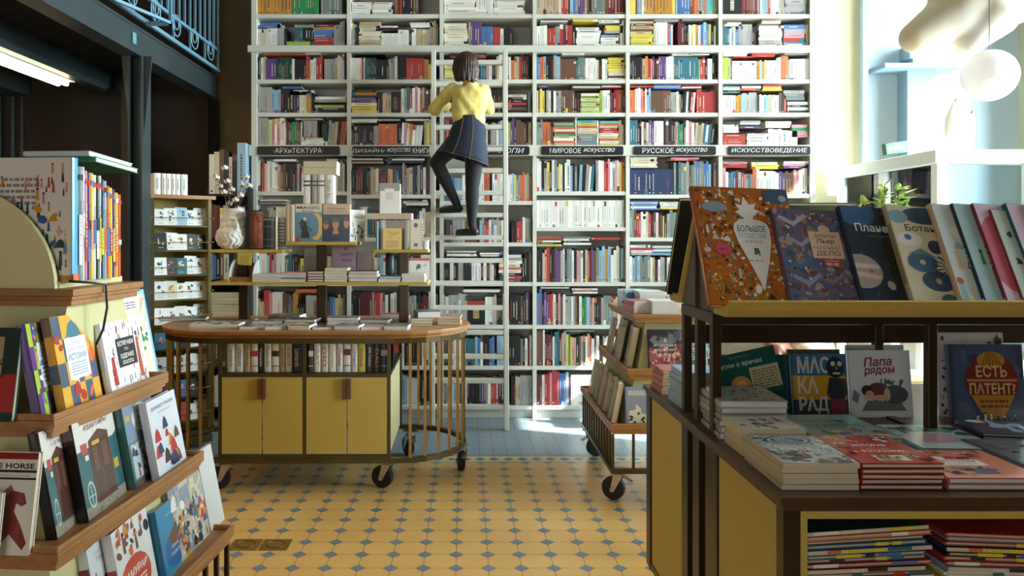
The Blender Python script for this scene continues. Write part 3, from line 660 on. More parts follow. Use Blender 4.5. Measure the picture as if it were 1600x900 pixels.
# ================================================================ LADDER
def LY(z): return 6.755+.0721*z
t = thing('ladder', 'white wooden library ladder leaning on the bookcase, woman standing on it', 'ladder', (.04, 6.8, 0))
for x in (-.283, .368): MB().beam((x, LY(0)+.0, 0), (x, LY(3.40), 3.40), .042, .07, up=(0, 1, 0)).build('rail', 'shelf', t, world=True, bevel=.004)
for py in (93, 128, 162, 197, 232, 266, 301, 336, 371, 407, 442, 480, 518, 555, 592, 632):
    z = Z_(py, 6.87)
    MB().box(-.264, .349, LY(z)-.03, LY(z)+.04, z-.02, z+.02).build('rung', 'shelf', t, world=True, bevel=.004)
for x in (-.283, .368): MB().tube([(x, LY(3.3)-.01, 3.36), (x, LY(3.3)+.03, 3.40), (x, 7.12, 3.40)], .012, 8).build('hook', 'chrome', t, world=True, smooth=True)
# ================================================================ helpers for furniture
def stad(cx_, cy_, hl, r, n=14):
    return [(cx_+hl+r*math.cos(t), cy_+r*math.sin(t)) for t in [(-.5+i/n)*PI for i in range(n+1)]]+[(cx_-hl-r*math.cos(t), cy_-r*math.sin(t)) for t in [(-.5+i/n)*PI for i in range(n+1)]]
def ringprism(mb, o, i, z0, z1, c='G', m=0):
    n = len(o); vs = [(a, b, z) for z in (z0, z1) for pl in (o, i) for a, b in pl]
    fs = []
    for k in range(n):
        j = (k+1) % n
        fs += [(k, j, n+j, n+k), (2*n+k, 3*n+k, 3*n+j, 2*n+j), (k, 2*n+k, 2*n+j, j), (n+k, n+j, 3*n+j, 3*n+k)]
    mb.add(vs, fs, c, m)
def caster(t, x, y, ztop, rz=20, r=.075, parent_world=True):
    M = Matrix.Translation((x, y, 0)) @ Matrix.Rotation(R(rz), 4, 'Z')
    def mk(mb, name, m, par, **k):
        mb.v = [tuple(M @ Vector(v)) for v in mb.v]; 
        L = t.matrix_basis.inverted(); mb.v = [tuple(L @ Vector(v)) for v in mb.v]
        return mb.build(name, m, par, **k)
    f = MB(); f.box(-.055, .055, -.045, .045, ztop-.008, ztop)
    f.tube([(0, 0, ztop-.035), (0, 0, ztop-.006)], .03, 12)
    for s_ in (-.032, .032):
        f.prism([(-.035, ztop-.03), (.03, ztop-.03), (.055, r-.02), (.03, r-.02)], s_-.002, s_+.002)
    f.box(-.035, .03, -.034, .034, ztop-.036, ztop-.03)
    f.tube([(.04, -.04, r), (.04, .04, r)], .012, 8)
    f.beam((-.03, 0, ztop-.05), (-.085, 0, ztop-.075), .03, .006)
    c = mk(f, 'caster', 'chrome', t, fixn=True)
    wv = MB(); rg = []
    for a, q in ((-.022, .55), (-.022, .9), (-.016, 1), (.016, 1), (.022, .9), (.022, .55)):
        rg.append([Vector((.04+q*r*math.cos(2*PI*k/22), a, r+q*r*math.sin(2*PI*k/22))) for k in range(22)])
    wv.rings(rg); mk(wv, 'wheel', 'rubber', c, smooth=False)
def spine_book(xl, xr, y, z, h, d, c, label, sp=None, group=None, yaw=0, **k):
    return book(pose((xr, y, z), 90+yaw), d, h, xr-xl, c, label, None, sp, group, **k)
# ================================================================ OVAL CENTRE TABLE
CXT, CYT, HL, TR = -1.06, 5.56, .595, .475
t = T0 = thing('display_table', 'long oval yellow display table with wooden top and caged round ends on wheels', 'table', (CXT, CYT, 0))
ZT0 = 1.078
tp = MB()
for r_, a, b_ in ((.505, ZT0-.026, ZT0), (.495, ZT0-.036, ZT0-.026), (.485, ZT0-.05, ZT0-.036)): tp.prism(stad(CXT, CYT, HL, r_), a, b_, ax='Z')
tp.build('tabletop', 'oakx', t, world=True, fixn=True, bevel=.005)
m = MB(); ringprism(m, stad(CXT, CYT, HL, .478), stad(CXT, CYT, HL, .445), ZT0-.085, ZT0-.05); m.build('upper_frame', 'olive', t, world=True, fixn=True)
m = MB(); ringprism(m, stad(CXT, CYT, HL, .478), stad(CXT, CYT, HL, .44), .2, .232); m.build('lower_frame', 'olive', t, world=True, fixn=True)
for sx in (1, -1):
    for k in range(1, 14):
        a = -PI/2+PI*k/14; x = CXT+sx*(HL+.46*math.cos(a)); y = CYT+.46*math.sin(a)
        MB().box(x-.009, x+.009, y-.009, y+.009, .232, ZT0-.085).build('cage_bar', 'brass', t, world=True)
C0, C1, CF, CB = -1.632, -.492, 5.088, 6.03
zd0, zd1, zc0, zc1 = .232, .772, .797, ZT0-.085
m = MB()
m.box(C0+.014, C0+.024, CF+.03, CB-.03, zd0, zc0); m.build('side_panel', 'yellowl', t, world=True)
MB().box(C1-.024, C1-.014, CF+.03, CB-.03, zd0, zc0).build('side_panel', 'yellowl', t, world=True)
m = MB()
for x in (C0, (C0+C1)/2-.011, C1-.022):
    m.box(x, x+.022, CF-.004, CF+.026, zd0, zc1); m.box(x, x+.022, CB-.026, CB+.004, zd0, zc1)
for z in (zd1, zd0-.0): m.box(C0+.022, C1-.022, CF-.003, CF+.02, z, z+.022)
m.box(C0, C0+.022, CF+.03, CB-.03, zc0-.022, zc0); m.box(C1-.022, C1, CF+.03, CB-.03, zc0-.022, zc0)
m.build('cabinet_frame', 'olive', t, world=True)
MB().box(C0+.024, C1-.024, CF+.02, CB-.03, zd1+.003, zc0-.001).build('compartment_floor', 'bronze', t, world=True)
MB().box(C0+.024, C1-.024, CYT-.01, CYT+.01, zc0, zc1).build('compartment_back', 'bronze', t, world=True)
cm = (C0+C1)/2
for a, b_, hs in ((C0+.022, (C0+cm)/2+.004, 1), ((C0+cm)/2+.008, cm-.011, -1), (cm+.011, (C1+cm)/2-.004, 1), ((C1+cm)/2, C1-.022, -1)):
    a += .002; b_ -= .002
    d_ = MB().box(a, b_, CF-.006, CF+.012, zd0+.03, zd1-.003).build('door', 'yellow', t, world=True, bevel=.002)
    xh = b_-.012 if hs > 0 else a+.012
    h = MB().box(xh-.012, xh+.012, CF-.026, CF-.0065, zd1-.145, zd1-.01).build('door_handle', 'wood', d_, bevel=.003); h.data.transform(Matrix.Translation((-CXT, -CYT, 0)))
for x, y, a in ((-1.62, 5.2, 200), (-.52, 5.2, 160), (-.02, 5.56, 100), (-.42, 5.95, 120), (-1.62, 5.95, 40), (-2.1, 5.56, 80)): caster(t, x, y, .2, a)
# books in the two open compartments
sp1 = [(355, 367, 'W', 'Impressionist Art', 'K'), (368, 380, 'W', 'INTERIORS NOW', 'K'), (381, 391, 'J', 'FLEMISH', 'M'), (392, 403, 'W', '', 'R'), (404, 412, 'K', 'Venezia', 'W'), (413, 424, 'W', 'Modern Art', 'K'),
       (425, 436, 'W', '', 'K'), (437, 445, 'J', 'PRINTS', 'Z'), (446, 456, 'W', 'THE GRAND TOUR', 'Z'), (457, 472, 'K', 'Leonardo', 'W')]
sp2 = [(482, 490, 'D', '', 'W'), (491, 501, 'W', 'ART', 'G'), (502, 513, 'C', 'OSO', 'Z'), (514, 525, 'W', 'Impressionism', 'G'), (526, 536, 'W', 'Chaadaev', 'K'), (537, 548, 'W', '', 'M'), (549, 559, 'W', 'chagall', 'B'),
       (560, 571, 'Y', 'domus', 'K'), (572, 583, 'Q', '20th Century', 'W'), (584, 594, 'K', 'DALI', 'A'), (595, 605, 'K', '', 'G')]
for lst, side in ((sp1, 'left'), (sp2, 'right')):
    for i, (a, b_, c, tx, ic) in enumerate(lst):
        xa, xb = X_(a, 5.12), X_(b_, 5.12); h = .19+.008*((i*7) % 3)
        sp = [('t', tx, .5, .62, ic, .55)] if tx else [('r', .55, .75, ic), ('r', .2, .23, ic)]
        spine_book(xa, xb-.001, 5.125, .7975, h, .15, jc(c, .03), '%s art book spine%s, %s from left in the %s open compartment of the oval table' % ({'W': 'white', 'J': 'tan', 'K': 'black', 'D': 'dark', 'C': 'cream', 'Y': 'yellow', 'Q': 'charcoal'}[c], '', ordn(i+1), side), sp, 'books in the oval table', page='paperw')
# ---------------------------------------------------------------- riser on the table
t = thing('table_riser', 'tiered yellow shelf riser on dark posts standing on the oval table', 'shelf', (CXT, 5.62, ZT0))
YR = 5.5; YRF = 5.42
zA = Z_(441, YRF); zL = Z_(390, YRF); zM = Z_(378, YRF); zR = Z_(390, YRF)
for px in (382, 503, 631):
    x = X_(px, 5.62); MB().box(x-.034, x+.034, 5.585, 5.655, ZT0+.0005, (zM if px == 503 else zL)-.022).build('post', 'bronze', t, world=True, bevel=.006)
def board(a, b_, z, y0=YRF, y1=5.80): return MB().box(X_(a, YRF), X_(b_, YRF), y0, y1, z-.022, z)
board(328, 669, zA).build('shelf', 'yellow', t, world=True, bevel=.003)
board(328, 441, zL, y1=5.72).build('shelf', 'yellow', t, world=True, bevel=.003)
board(446, 556, zM, y1=5.72).build('shelf', 'yellow', t, world=True, bevel=.003)
board(584, 669, zR, y1=5.72).build('shelf', 'yellow', t, world=True, bevel=.003)
def sx(px): return X_(px, 5.46)
def shh(px): return px*5.46/F
# left upper shelf: vase, three books
def standb(a, b_, z, hpx, c, label, sp=None, y=5.44, d=.17, **k): return spine_book(sx(a), sx(b_), y, z+.001, shh(hpx), d, col(c), label, sp, **k)
o = standb(392, 412.5, zL, 61, 'Z', 'thick copper-brown foil wrapped book on the riser, right of the white vase', [('r', .0, .03, 'K'), ('r', .97, 1, 'K')]); o.data.materials[0] = MATS['copper']
standb(385, 391.5, zL, 61, 'K', 'black book standing between the white vase and the foil wrapped book')
standb(413, 430, zL, 50, 'Q', 'dark book with ribbed spine on the riser next to the copper book', [('r', .9, .96, 'S'), ('r', .7, .72, 'S'), ('r', .3, .32, 'S'), ('r', .1, .12, 'S')])
standb(431, 435, zL, 50, 'C', 'thin cream book on the left riser shelf')
standb(435.5, 446, zL, 50, 'X', 'olive-grey book with dotted spine at the end of the left riser shelf', [('r', .1*i, .1*i+.03, 'K') for i in range(1, 9)])
# centre upper shelf
xa = sx(462)
book(pose((xa, 5.44, zM+.001)), shh(42), shh(59), .09, col('C'), 'thick art book face-out with a moon and a magician on its cover',
     [('r', 0, 0, 1, .78, '5a87a0'), ('e', .78, .4, .26, .36, 'd9b45a', 0), ('e', .68, .42, .2, .3, '5a87a0', 0), ('e', .3, .45, .12, .16, 'K'), ('p', [(.2, .1), (.55, .1), (.42, .5), (.3, .5)], 'K'), ('e', .36, .6, .06, .05, 'C'), ('p', [(.1, .5), (.3, .4), (.3, .5)], 'N'), ('p', [(.4, .45), (.65, .3), (.6, .26)], 'N'), ('p', [(0, 0), (.2, 0), (.1, .2)], 'R'), ('t', 'MAGIC', .5, .90, .86, 'K', .07, 0, .02), ('t', 'BOOK', .5, .81, .42, 'K', .05)])
book(pose((sx(505), 5.44, zM+.001)), shh(42), shh(59), .09, col('J'), 'thick art book face-out with three painted faces on its cover',
     [('r', 0, 0, 1, .72, '24304a'), ('e', .12, .45, .1, .13, 'c07a50'), ('e', .48, .47, .12, .15, 'c98a60'), ('e', .88, .5, .1, .15, 'c98a60'), ('r', .05, .55, .98, .68, 'F'), ('e', .12, .52, .1, .07, 'Z'), ('e', .48, .57, .12, .06, 'Z'), ('e', .88, .6, .1, .06, 'Z'), ('p', [(.36, .2), (.6, .2), (.54, .34), (.42, .34)], 'c98a60'), ('t', 'Charlotte', .5, .88, .66, 'M', .05), ('t', 'Salomon', .5, .80, .5, 'M', .04)])
standb(447, 454, zM, 58, 'J', 'beige spine left of the moon cover book on the riser')
standb(454.5, 461.5, zM, 58, 'C', 'cream spine touching the moon cover book on the riser')
book(pose((sx(547.5), 5.44, zM+.001), 50), .14, shh(50), .03, col('W'), 'white book turned sideways at the right end of the centre riser shelf', [('n', 12, ['F', 'S', 'B'], .12, (.1, .1, .9, .6))])
zt = zM+.001+shh(59)+.0008
z1 = zt; 
for a, b_, c, tx, lb in ((475, 486, 'W', '', 'white spine with small black marks'), (488, 497, 'G', '', 'grey patterned spine'), (498, 508, 'W', '', 'white spine with a small brown picture'), (509, 521, 'W', 'Modern Art', 'white thick book with large black lettering')):
    standb(a, b_, z1, 45, c, lb+' standing on top of the moon cover book', [('t', tx, .5, .62, 'K', .5)] if tx else [('r', .6, .66, 'K' if a < 490 else 'Z'), ('r', .74, .8, 'K' if a < 490 else 'Z')], d=.13)
z2 = z1+shh(45)+.0015
stack(sx(474), 5.44, z2, [('8a4a34', shh(11)), ('3a3632', shh(10))], shh(52), .15, '@ of the two flat books crowning the centre of the riser', jit=1, seed=5)
# right upper shelf
standb(588, 592, zR, 44, 'T', 'thin dark teal book on the right riser shelf'); standb(592.5, 603, zR, 46, 'W', 'white book standing left behind the yellow book on the riser', y=5.50)
standb(603.5, 632, zR, 46, 'X', 'wide grey-gold box standing behind the yellow book on the riser', [('r', .7, .98, 'J')], y=5.52)
book(pose((sx(598), 5.44, zR+.001)), shh(30), shh(33), .05, col('e0b62c'), 'thick bright yellow book face-out on the right riser shelf', [('n', 26, ['b08a20', 'c99c20'], .06, (.2, .55, .85, .9)), ('l', .2, .1, .85, .45, 4, 'a07c1c')])
standb(632.5, 640, zR, 46, 'W', 'white book standing between the grey box and the white binder', y=5.50)
o = book(pose((sx(641), 5.44, zR+.001)), shh(20), shh(47), .05, col('C'), 'white binder with a round and a square black hole on the riser', [('e', .45, .8, .16, .08, 'K'), ('r', .3, .1, .6, .2, 'K'), ('r', .86, 0, 1, 1, 'W'), ('l', .88, .1, .98, .9, 9, 'N')])
standb(662, 669, zR, 14, 'W', 'small white booklet at the right end of the riser')
zq = zR+.001+shh(47)+.0015
stack(sx(574), 5.44, zq, [('W', shh(9))], shh(70), .16, '@ flat white box lying across the books of the right riser shelf', jit=0)
zq += shh(9)+.001
book(pose((sx(593), 5.46, zq)), shh(32), shh(47), .09, col('W'), 'tall white boxed book with a grey top, highest item on the riser', [('r', 0, .74, 1, 1, 'X'), ('r', .25, .38, .72, .82, 'd8d6cf'), ('r', .27, .4, .7, .8, 'W'), ('l', .32, .46, .65, .7, 5, 'G')])
# lower riser shelf
def flat(a, b_, z, specs, label, d=.17, y=5.43, **k):
    k.setdefault('hard', True); k.setdefault('page', 'paperw')
    return stack(sx(a), y, z+.001, [(c, shh(h)) for c, h in specs], shh(b_-a), d, label, **k)
t = thing('letter_tray', 'white curved-sided tray with brown card on the lower riser shelf under the vase', 'tray', (sx(372), 5.52, zA+.001))
for a in (358, 395):
    pts = [(5.44, zA+.001)]+[(5.44+.16*(1-math.cos(q)), zA+.001+.155*math.sin(q)) for q in [PI/2*i/8 for i in range(1, 9)]]+[(5.62, zA+.156), (5.62, zA+.001)]
    MB().prism(pts, sx(a), sx(a)+.004, ax='X').build('side', 'white', t, world=True, fixn=True)
MB().box(sx(358)+.005, sx(395)-.001, 5.445, 5.455, zA+.001, zA+.035).build('front_strip', 'oak', t, world=True)
MB().box(sx(358)+.005, sx(395)-.001, 5.61, 5.62, zA+.001, zA+.13).build('back', 'oak', t, world=True)
MB().box(sx(358)+.005, sx(395)-.001, 5.456, 5.609, zA+.001, zA+.006).build('base', 'white', t, world=True)
t = MB().prism([(sx(375), zL-.105), (sx(395), zL-.112), (sx(397), zL-.0225), (sx(374), zL-.0225)], 5.412, 5.4185, 'cdb45a'); m = t.build('paper_note', 'cover', world=True, fixn=True, tagd=('yellow handwritten paper note hanging from the riser edge below the vase', 'note'))
q = MB()
for i in range(5): q.box(sx(378), sx(393), 5.4112, 5.4118, zL-.05-.012*i, zL-.048-.012*i, '6a5a30')
o = q.build('handwriting', 'cover', m); o.data.transform(m.matrix_basis.inverted())
flat(397, 440, zA, [('W', 3.4), ('C', 3), ('J', 3), ('W', 3)], 'pale magazine on the lower riser shelf beside the tray, @ of its pile', hard=False)
flat(440, 480, zA, [('W', 5), ('N', 2), ('W', 4), ('P', 4)], 'dark-backed white book, @ of the pile left of red notebooks', jit=4)
flat(482, 507, zA, [('M', 4.2)]*4, '@ of the pile of dark red-backed notebooks on the riser', page='paperw')
flat(509, 544, zA, [('d9cf9a', 4.4)]*5, 'cream yellow notebook, @ of the pile below the pink planner')
flat(546, 591, zA, [('M', 7), ('W', 5), ('Z', 5)], '@ of the pile with reddish covers right of the cream notebooks', jit=3)
flat(593, 627, zA, [('W', 5), ('T', 4)], '@ of the two white-edged books under the green bottle-like ornament', page='paperw')
flat(629, 664, zA, [('W', 4), ('W', 4), ('W', 4)], 'plain white booklet, @ of the pile at the right end of the riser', page='paperw', hard=False)
book(pose((sx(467), 5.63, zA+.001), 0, 4), shh(32), shh(52), .012, col('b5aa9a'), 'beige list pad standing on the riser left of the pink planner', [('t', 'notes', .5, .93, .4, 'Z', .04), ('l', .15, .1, .85, .85, 12, '8a8072')])
book(pose((sx(512), 5.615, zA+.001), 0, 3), shh(39), shh(58), .02, col('b690aa'), 'pink planner standing on the riser with bold capital lettering', [('t', 'MY', .62, .88, .22, '3a3040', .09, 0, .03), ('t', 'HAPPY', .66, .72, .55, '3a3040', .09, 0, .03), ('t', 'PLAN', .62, .56, .42, '3a3040', .09, 0, .03), ('r', .08, .36, .95, .375, '6a5068')])
book(pose((sx(552), 5.64, zA+.001), 0, 3), shh(24), shh(47), .02, col('9a5a40'), 'plain rust-brown notebook standing right of the pink planner')
book(pose((sx(634), 5.63, zA+.001), 0, 3), shh(35), shh(36), .025, col('R'), 'red-edged white book with black ornament at the right end of the riser', [('r', .05, 0, 1, .88, 'W'), ('e', .5, .62, .1, .12, 'K'), ('n', 10, ['K', 'G'], .05, (.2, .5, .85, .75)), ('t', 'Italienische', .55, .35, .6, 'G', .05)])
t = thing('glass_bottle', 'dark green glass bottle on the riser right of the rust-brown notebook', 'bottle', (sx(607), 5.57, zA+.001+shh(10)))
MB().lathe([(.03, 0), (.034, .01), (.034, .13), (.028, .15), (.018, .16), (.018, .175)], 16).build('bottle_body', 'leafg' if 'leafg' in MATS else 'steel', t, smooth=True)
# vase with cotton branches
vx, vy = sx(361), 5.53
t = thing('head_vase', 'white vase shaped like a bearded head with closed eyes, on the riser', 'vase', (vx, vy, zL+.0005))
H = .292; n = 96; K = 70; rg = []
def prof(s):
    P_ = [(0, .065), (.03, .085), (.12, .115), (.28, .128), (.42, .118), (.55, .098), (.7, .082), (.82, .075), (.9, .072), (.97, .073), (1, .072)]
    for (a, ra), (b_, rb) in zip(P_, P_[1:]):
        if s <= b_: f = (s-a)/(b_-a); f = f*f*(3-2*f); return ra+(rb-ra)*f
    return P_[-1][1]
def gs(x, s): return math.exp(-(x/s)**2)
for j in range(K+1):
    s = j/K; z = s*H; r0 = prof(s); rr = []
    for i in range(n):
        a = 2*PI*i/n; th = (a-R(-65)+PI) % (2*PI)-PI      # 0 = face direction
        d = 0
        ln = abs(th)
        d += .042*gs(th, .15)*gs(s-.58, .07)+.024*gs(th, .10)*gs(s-.68, .07)          # nose and bridge
        d += .014*gs(ln-.36, .24)*gs(s-.755, .022)                   # brows
        d -= .020*gs(ln-.38, .17)*gs(s-.695, .030)                   # eye sockets
        d += .010*gs(ln-.38, .12)*gs(s-.69, .014)                   # eyelids
        d += .009*gs(ln-.5, .22)*gs(s-.60, .05)                      # cheekbones
        d += .012*gs(th, .24)*gs(s-.495, .014)+.010*gs(th, .2)*gs(s-.455, .014)-.010*gs(th, .24)*gs(s-.475, .008)   # lips
        bm_ = 1/(1+math.exp((s-.42+.04*gs(th, .4)-.26*min(1, max(0, ln-.75)/.5))*26))
        d += bm_*(.0045*math.sin(20*a+2.5*math.sin(s*22)+2*noise.noise(Vector((math.cos(a)*2, math.sin(a)*2, s*5))))+.012*noise.noise(Vector((math.cos(a)*2.2, math.sin(a)*2.2, s*6))))
        rr.append(Vector(((r0+d)*math.cos(a), (r0+d)*math.sin(a)*.92, z)))
    rg.append(rr)
rg.append([v*.86+Vector((0, 0, H*.14)) for v in rg[-1]]); rg.append([Vector((v.x, v.y, H*.8)) for v in rg[-1]])
MB().rings(rg).build('vase_body', 'plaster', t, smooth=True)
t = thing('cotton_branches', 'dried cotton branches with fluffy white bolls standing in the head vase', 'dried flowers', (vx, vy, zL+H*.82))
rnd = random.Random(4)
tips = [(338, 277, -.05), (351, 262, .02), (343, 291, .04), (350, 300, -.05), (362, 296, .03), (368, 312, -.06), (378, 288, .05), (385, 276, -.03), (389, 290, .02), (358, 318, .06), (376, 305, -.07), (372, 326, 0), (355, 283, .08)]
br = MB()
for a, b_, dy in tips:
    tp_ = P(a, b_, vy+dy); bs = Vector((vx+rnd.uniform(-.02, .02), vy+rnd.uniform(-.02, .02), zL+H*.82)); md = (tp_+bs)/2+Vector((rnd.uniform(-.02, .02), 0, .02))
    br.tube([bs, md, tp_], [.003, .0025, .002], 6)
br.build('twigs', 'stem', t, world=True, smooth=True)
for a, b_, dy in tips:
    c_ = P(a, b_, vy+dy); q = MB()
    for k in range(5):
        e = Vector((math.cos(k*1.26)*.013, math.sin(k*1.26)*.013, .004*math.sin(k*2))); q.ell(c_+e, .013, .013, .015, n=10, k=7)
    o = q.build('cotton_boll', 'cotton', t, world=True, smooth=True)
    s_ = MB()
    for k in range(5):
        an = k*1.26+.6; s_.prism([(0, -.022), (.014, -.010), (.026, .014), (.010, .002)], -.003, .003, M=Matrix.Translation(c_) @ Matrix.Rotation(an, 4, 'Z'))
    s_.build('husk', 'stem', o, fixn=True).data.transform(t.matrix_basis.inverted())
# ---------------------------------------------------------------- things lying on the oval table
g = 'magazines and books on the oval tabletop'; zt = ZT0+.0005
fr = [ # px left, px right, y, depth, colour, thickness, yaw, layers, label, art
 (250, 318, 5.62, .20, '4a4640', .010, 12, 2, 'dark open magazine at the left end of the oval table', 0),
 (296, 372, 5.17, .17, 'd8c4bc', .016, 0, 2, 'wide pale pink booklet at the front left of the oval table', 1),
 (374, 412, 5.13, .17, '7a5a4a', .022, 6, 1, 'brown covered paperback in the front row of the oval table', 1),
 (414, 447, 5.12, .16, 'X', .022, 8, 1, 'grey covered paperback in the front row of the oval table', 1),
 (450, 484, 5.12, .19, '3f4a6a', .030, -4, 1, 'paperback with blue, yellow and red cover in the front row of the oval table', 2),
 (488, 519, 5.12, .15, '7a4a3a', .018, 5, 1, 'reddish-brown paperback in the front row of the oval table', 1),
 (522, 561, 5.12, .17, '5a5468', .028, -5, 1, 'violet patterned paperback in the front row of the oval table', 1),
 (564, 598, 5.12, .15, 'P', .018, 4, 1, 'pink and white paperback in the front row of the oval table', 1),
 (600, 637, 5.12, .18, '5a7078', .026, -3, 1, 'grey-green paperback at the right end of the front row', 1),
 (322, 392, 5.50, .18, '8a6a4a', .012, -5, 2, 'brown magazine in the second row, left of the left riser post', 1),
 (392, 440, 5.40, .17, '6a6a60', .014, 8, 2, 'grey-green magazine behind the grey paperback', 1),
 (444, 492, 5.42, .17, '3a3a40', .018, -6, 2, 'dark magazine behind the blue and yellow paperback', 1),
 (512, 560, 5.42, .17, '8088a0', .016, 5, 3, 'lilac-grey book behind the violet paperback', 1),
 (562, 606, 5.44, .17, '4a5a4a', .014, -4, 2, 'dark green magazine behind the pink paperback', 1),
 (596, 640, 5.72, .15, 'a83a30', .014, 3, 3, 'red topped book beside the right riser post', 0),
 (420, 470, 5.78, .16, '5a4a40', .016, -6, 2, 'dark brown book at the back of the table between the posts', 0)]
for a, b_, y, d_, c, th, yw, n_, lb, ar in fr:
    xa, xb = X_(a, y), X_(b_, y)
    art = [('n', 22, ['K', 'C', 'G', 'M'], .1, (.05, .05, .95, .95))] if ar == 1 else [('p', [(0, .4), (.6, 0), (1, .3), (.4, .9)], 'Y'), ('p', [(.2, .2), (.8, 0), (1, .1), (.5, .5)], 'R'), ('e', .3, .7, .2, .2, 'W')] if ar else None
    if n_ > 1: lb = lb+', @ of its pile'
    else: lb += ', @'
    if n_ == 1:
        book(Matrix.Translation((xa, y, zt+th)) @ Matrix.Rotation(R(yw), 4, 'Z') @ Matrix.Rotation(-PI/2, 4, 'X'), xb-xa, d_, th-.0005, jc(c), lb.replace(', @', ''), art, None, g, hard=False, page='paperw', seed=a)
    else: stack(xa, y, zt, [(jc(c), th*rnd.uniform(.8, 1.2)) for _ in range(n_)], xb-xa, d_, lb, g, yaw=yw, arts=art, page='paperw', seed=a, jit=3)
z_ = stack(X_(641, 5.30), 5.34, zt, [('5a3a2c', .018)]*3, .15, .2, 'brown-covered book, @ of the pile by the right end of the oval table', g, yaw=3, seed=8)
stack(X_(652, 5.30), 5.38, z_, [('3a4a5a', .04)], .16, .2, 'thick white-edged book lying askew on the brown pile', g, yaw=14, seed=9, page='paperw')
stack(X_(684, 5.42), 5.42, zt, [('7a4034', .021)]*3, .16, .19, 'ornate red-brown book, @ of the oval table\'s rightmost pile', g, yaw=-3, seed=10, arts=[('r', .1, .1, .9, .9, 'J'), ('n', 20, ['Z', 'R'], .1, (.15, .15, .85, .85))])
# ================================================================ DARK SHELVES LEFT OF THE WHITE BOOKCASE
t = thing('dark_bookcase', 'narrow black bookcase left of the white one, behind the head vase', 'bookcase', (-2.43, 7.2, 0))
DX0, DX1, DY = X_(322, 7.05), X_(390, 7.05), 7.05
for x in (DX0, DX1-.02): MB().box(x, x+.02, DY, 7.35, 0, 2.15).build('upright', 'black', t, world=True)
dz = [Z_(p, DY) for p in (303, 371, 437, 500, 573, 636)]
for z in dz: MB().box(DX0+.0205, DX1-.0205, DY+.002, 7.35, z-.02, z).build('shelf', 'black', t, world=True)
MB().box(DX0, DX1, 7.35, 7.36, 0, 2.15).build('back_panel', 'black', t, world=True)
def drow(z, seq, lb, y=DY+.012, tilt=0, x0=None):
    x = (DX0+.024) if x0 is None else x0
    for i, (c, w, h) in enumerate(seq):
        w *= DY/F; h *= DY/F
        if x+w > DX1-.021: break
        mb = one_book(c, False, x, z+.001, w-.001, h, .2, yb=y); o0 = Vector((x, y, z)); mb.v = [tuple(Vector(v)-o0) for v in mb.v]
        o = mb.build('shelf_book', ['cover', 'paper']); o.location = o0
        tag(o, '%s upright book, %s from left, %s of the black bookcase' % (CN.get(c, 'charcoal'), ordn(i+1), lb), 'book', 'books in the black bookcase'); x += w
drow(dz[0], [('W', 8, 62), ('C', 8, 66), ('Z', 7, 70), ('K', 8, 66), ('C', 5, 58), ('K', 8, 66), ('I', 13, 80)], 'top shelf')
drow(dz[1], [('M', 6, 52), ('Z', 6, 50), ('M', 5, 50), ('W', 5, 46), ('J', 7, 50), ('Z', 10, 44), ('W', 10, 44), ('G', 8, 48)], 'second shelf')
drow(dz[2], [('G', 5, 40), ('B', 6, 38), ('K', 6, 40), ('Z', 6, 42), ('C', 8, 40), ('K', 8, 44), ('D', 8, 42)], 'third shelf')
drow(dz[4], [('K', 8, 54), ('D', 7, 56), ('K', 5, 55), ('F', 6, 56), ('Z', 6, 50), ('W', 6, 50), ('K', 8, 52)], 'fifth shelf')
drow(dz[5], [('G', 6, 46), ('C', 6, 48), ('W', 8, 50), ('E', 5, 48), ('F', 7, 46), ('K', 8, 46), ('Z', 8, 50)], 'lowest shelf')
stack(DX0+.03, DY+.01, dz[3], [('Z', .03), ('W', .025), ('K', .03), ('K', .025), ('E', .035), ('D', .02), ('W', .02), ('M', .025), ('K', .02), ('C', .02)], .3, .2, '@ of the flat pile with a green spine in the black bookcase', 'books in the black bookcase', seed=31, jit=2)
# ================================================================ CARD RACK
phi = 40; t = RK = thing('card_rack', 'tall yellow greeting card rack with wooden cap beside the steel post', 'rack', (-2.43, 5.95, 0), R(phi))
RM = t.matrix_basis; Wd, Dp, Ht = .47, .28, 2.0
def rk(mb, name, m, **k): return mb.build(name, m, t, **k)
rk(MB().box(0, .018, 0, Dp, .1, Ht), 'side_panel', 'yellow'); rk(MB().box(Wd-.018, Wd, 0, Dp, .1, Ht), 'side_panel', 'yellow')
rk(MB().box(.0185, Wd-.0185, Dp-.02, Dp, .1, Ht), 'back_panel', 'yellow')
q = MB(); q.box(-.004, .022, -.012, -.0005, .1, Ht); q.box(Wd-.022, Wd+.004, -.012, -.0005, .1, Ht); rk(q, 'front_trim', 'olive')
rk(MB().box(-.03, Wd+.03, -.04, Dp+.03, Ht+.001, Ht+.03).box(-.015, Wd+.015, -.02, Dp+.01, Ht+.0, Ht+.001), 'wooden_cap', 'oakx', bevel=.004)
rk(MB().box(-.01, Wd+.01, -.02, Dp+.01, .04, .0995), 'base', 'olive')
for x in (.04, Wd-.04): rk(MB().tube([(x, .14, 0), (x, .14, .04)], .02, 10), 'foot', 'rubber')
for k, zz in enumerate((1.78, 1.58, 1.38, 1.2)): rk(MB().box(-.035, -.0005, .08, .2, zz, zz+.08), 'side_pocket', 'black' if k > 1 else 'oak')
rnd = random.Random(21)
rc = [['W', 'W', 'I', 'W', 'W'], ['K', 'W', 'W', 'Q', 'K'], ['W', 'Q', 'T', 'W', 'W'], ['W', 'C', 'W', 'W', 'W'], ['W', 'W', 'W', 'W', 'C'], ['2f7fa8', '30a8c8', 'K', 'W', 'W'], ['W', 'W', 'C', 'W', 'W'], ['V', 'Q', 'B', 'K', 'Q'], ['W', 'W', 'R', 'W', 'C']]
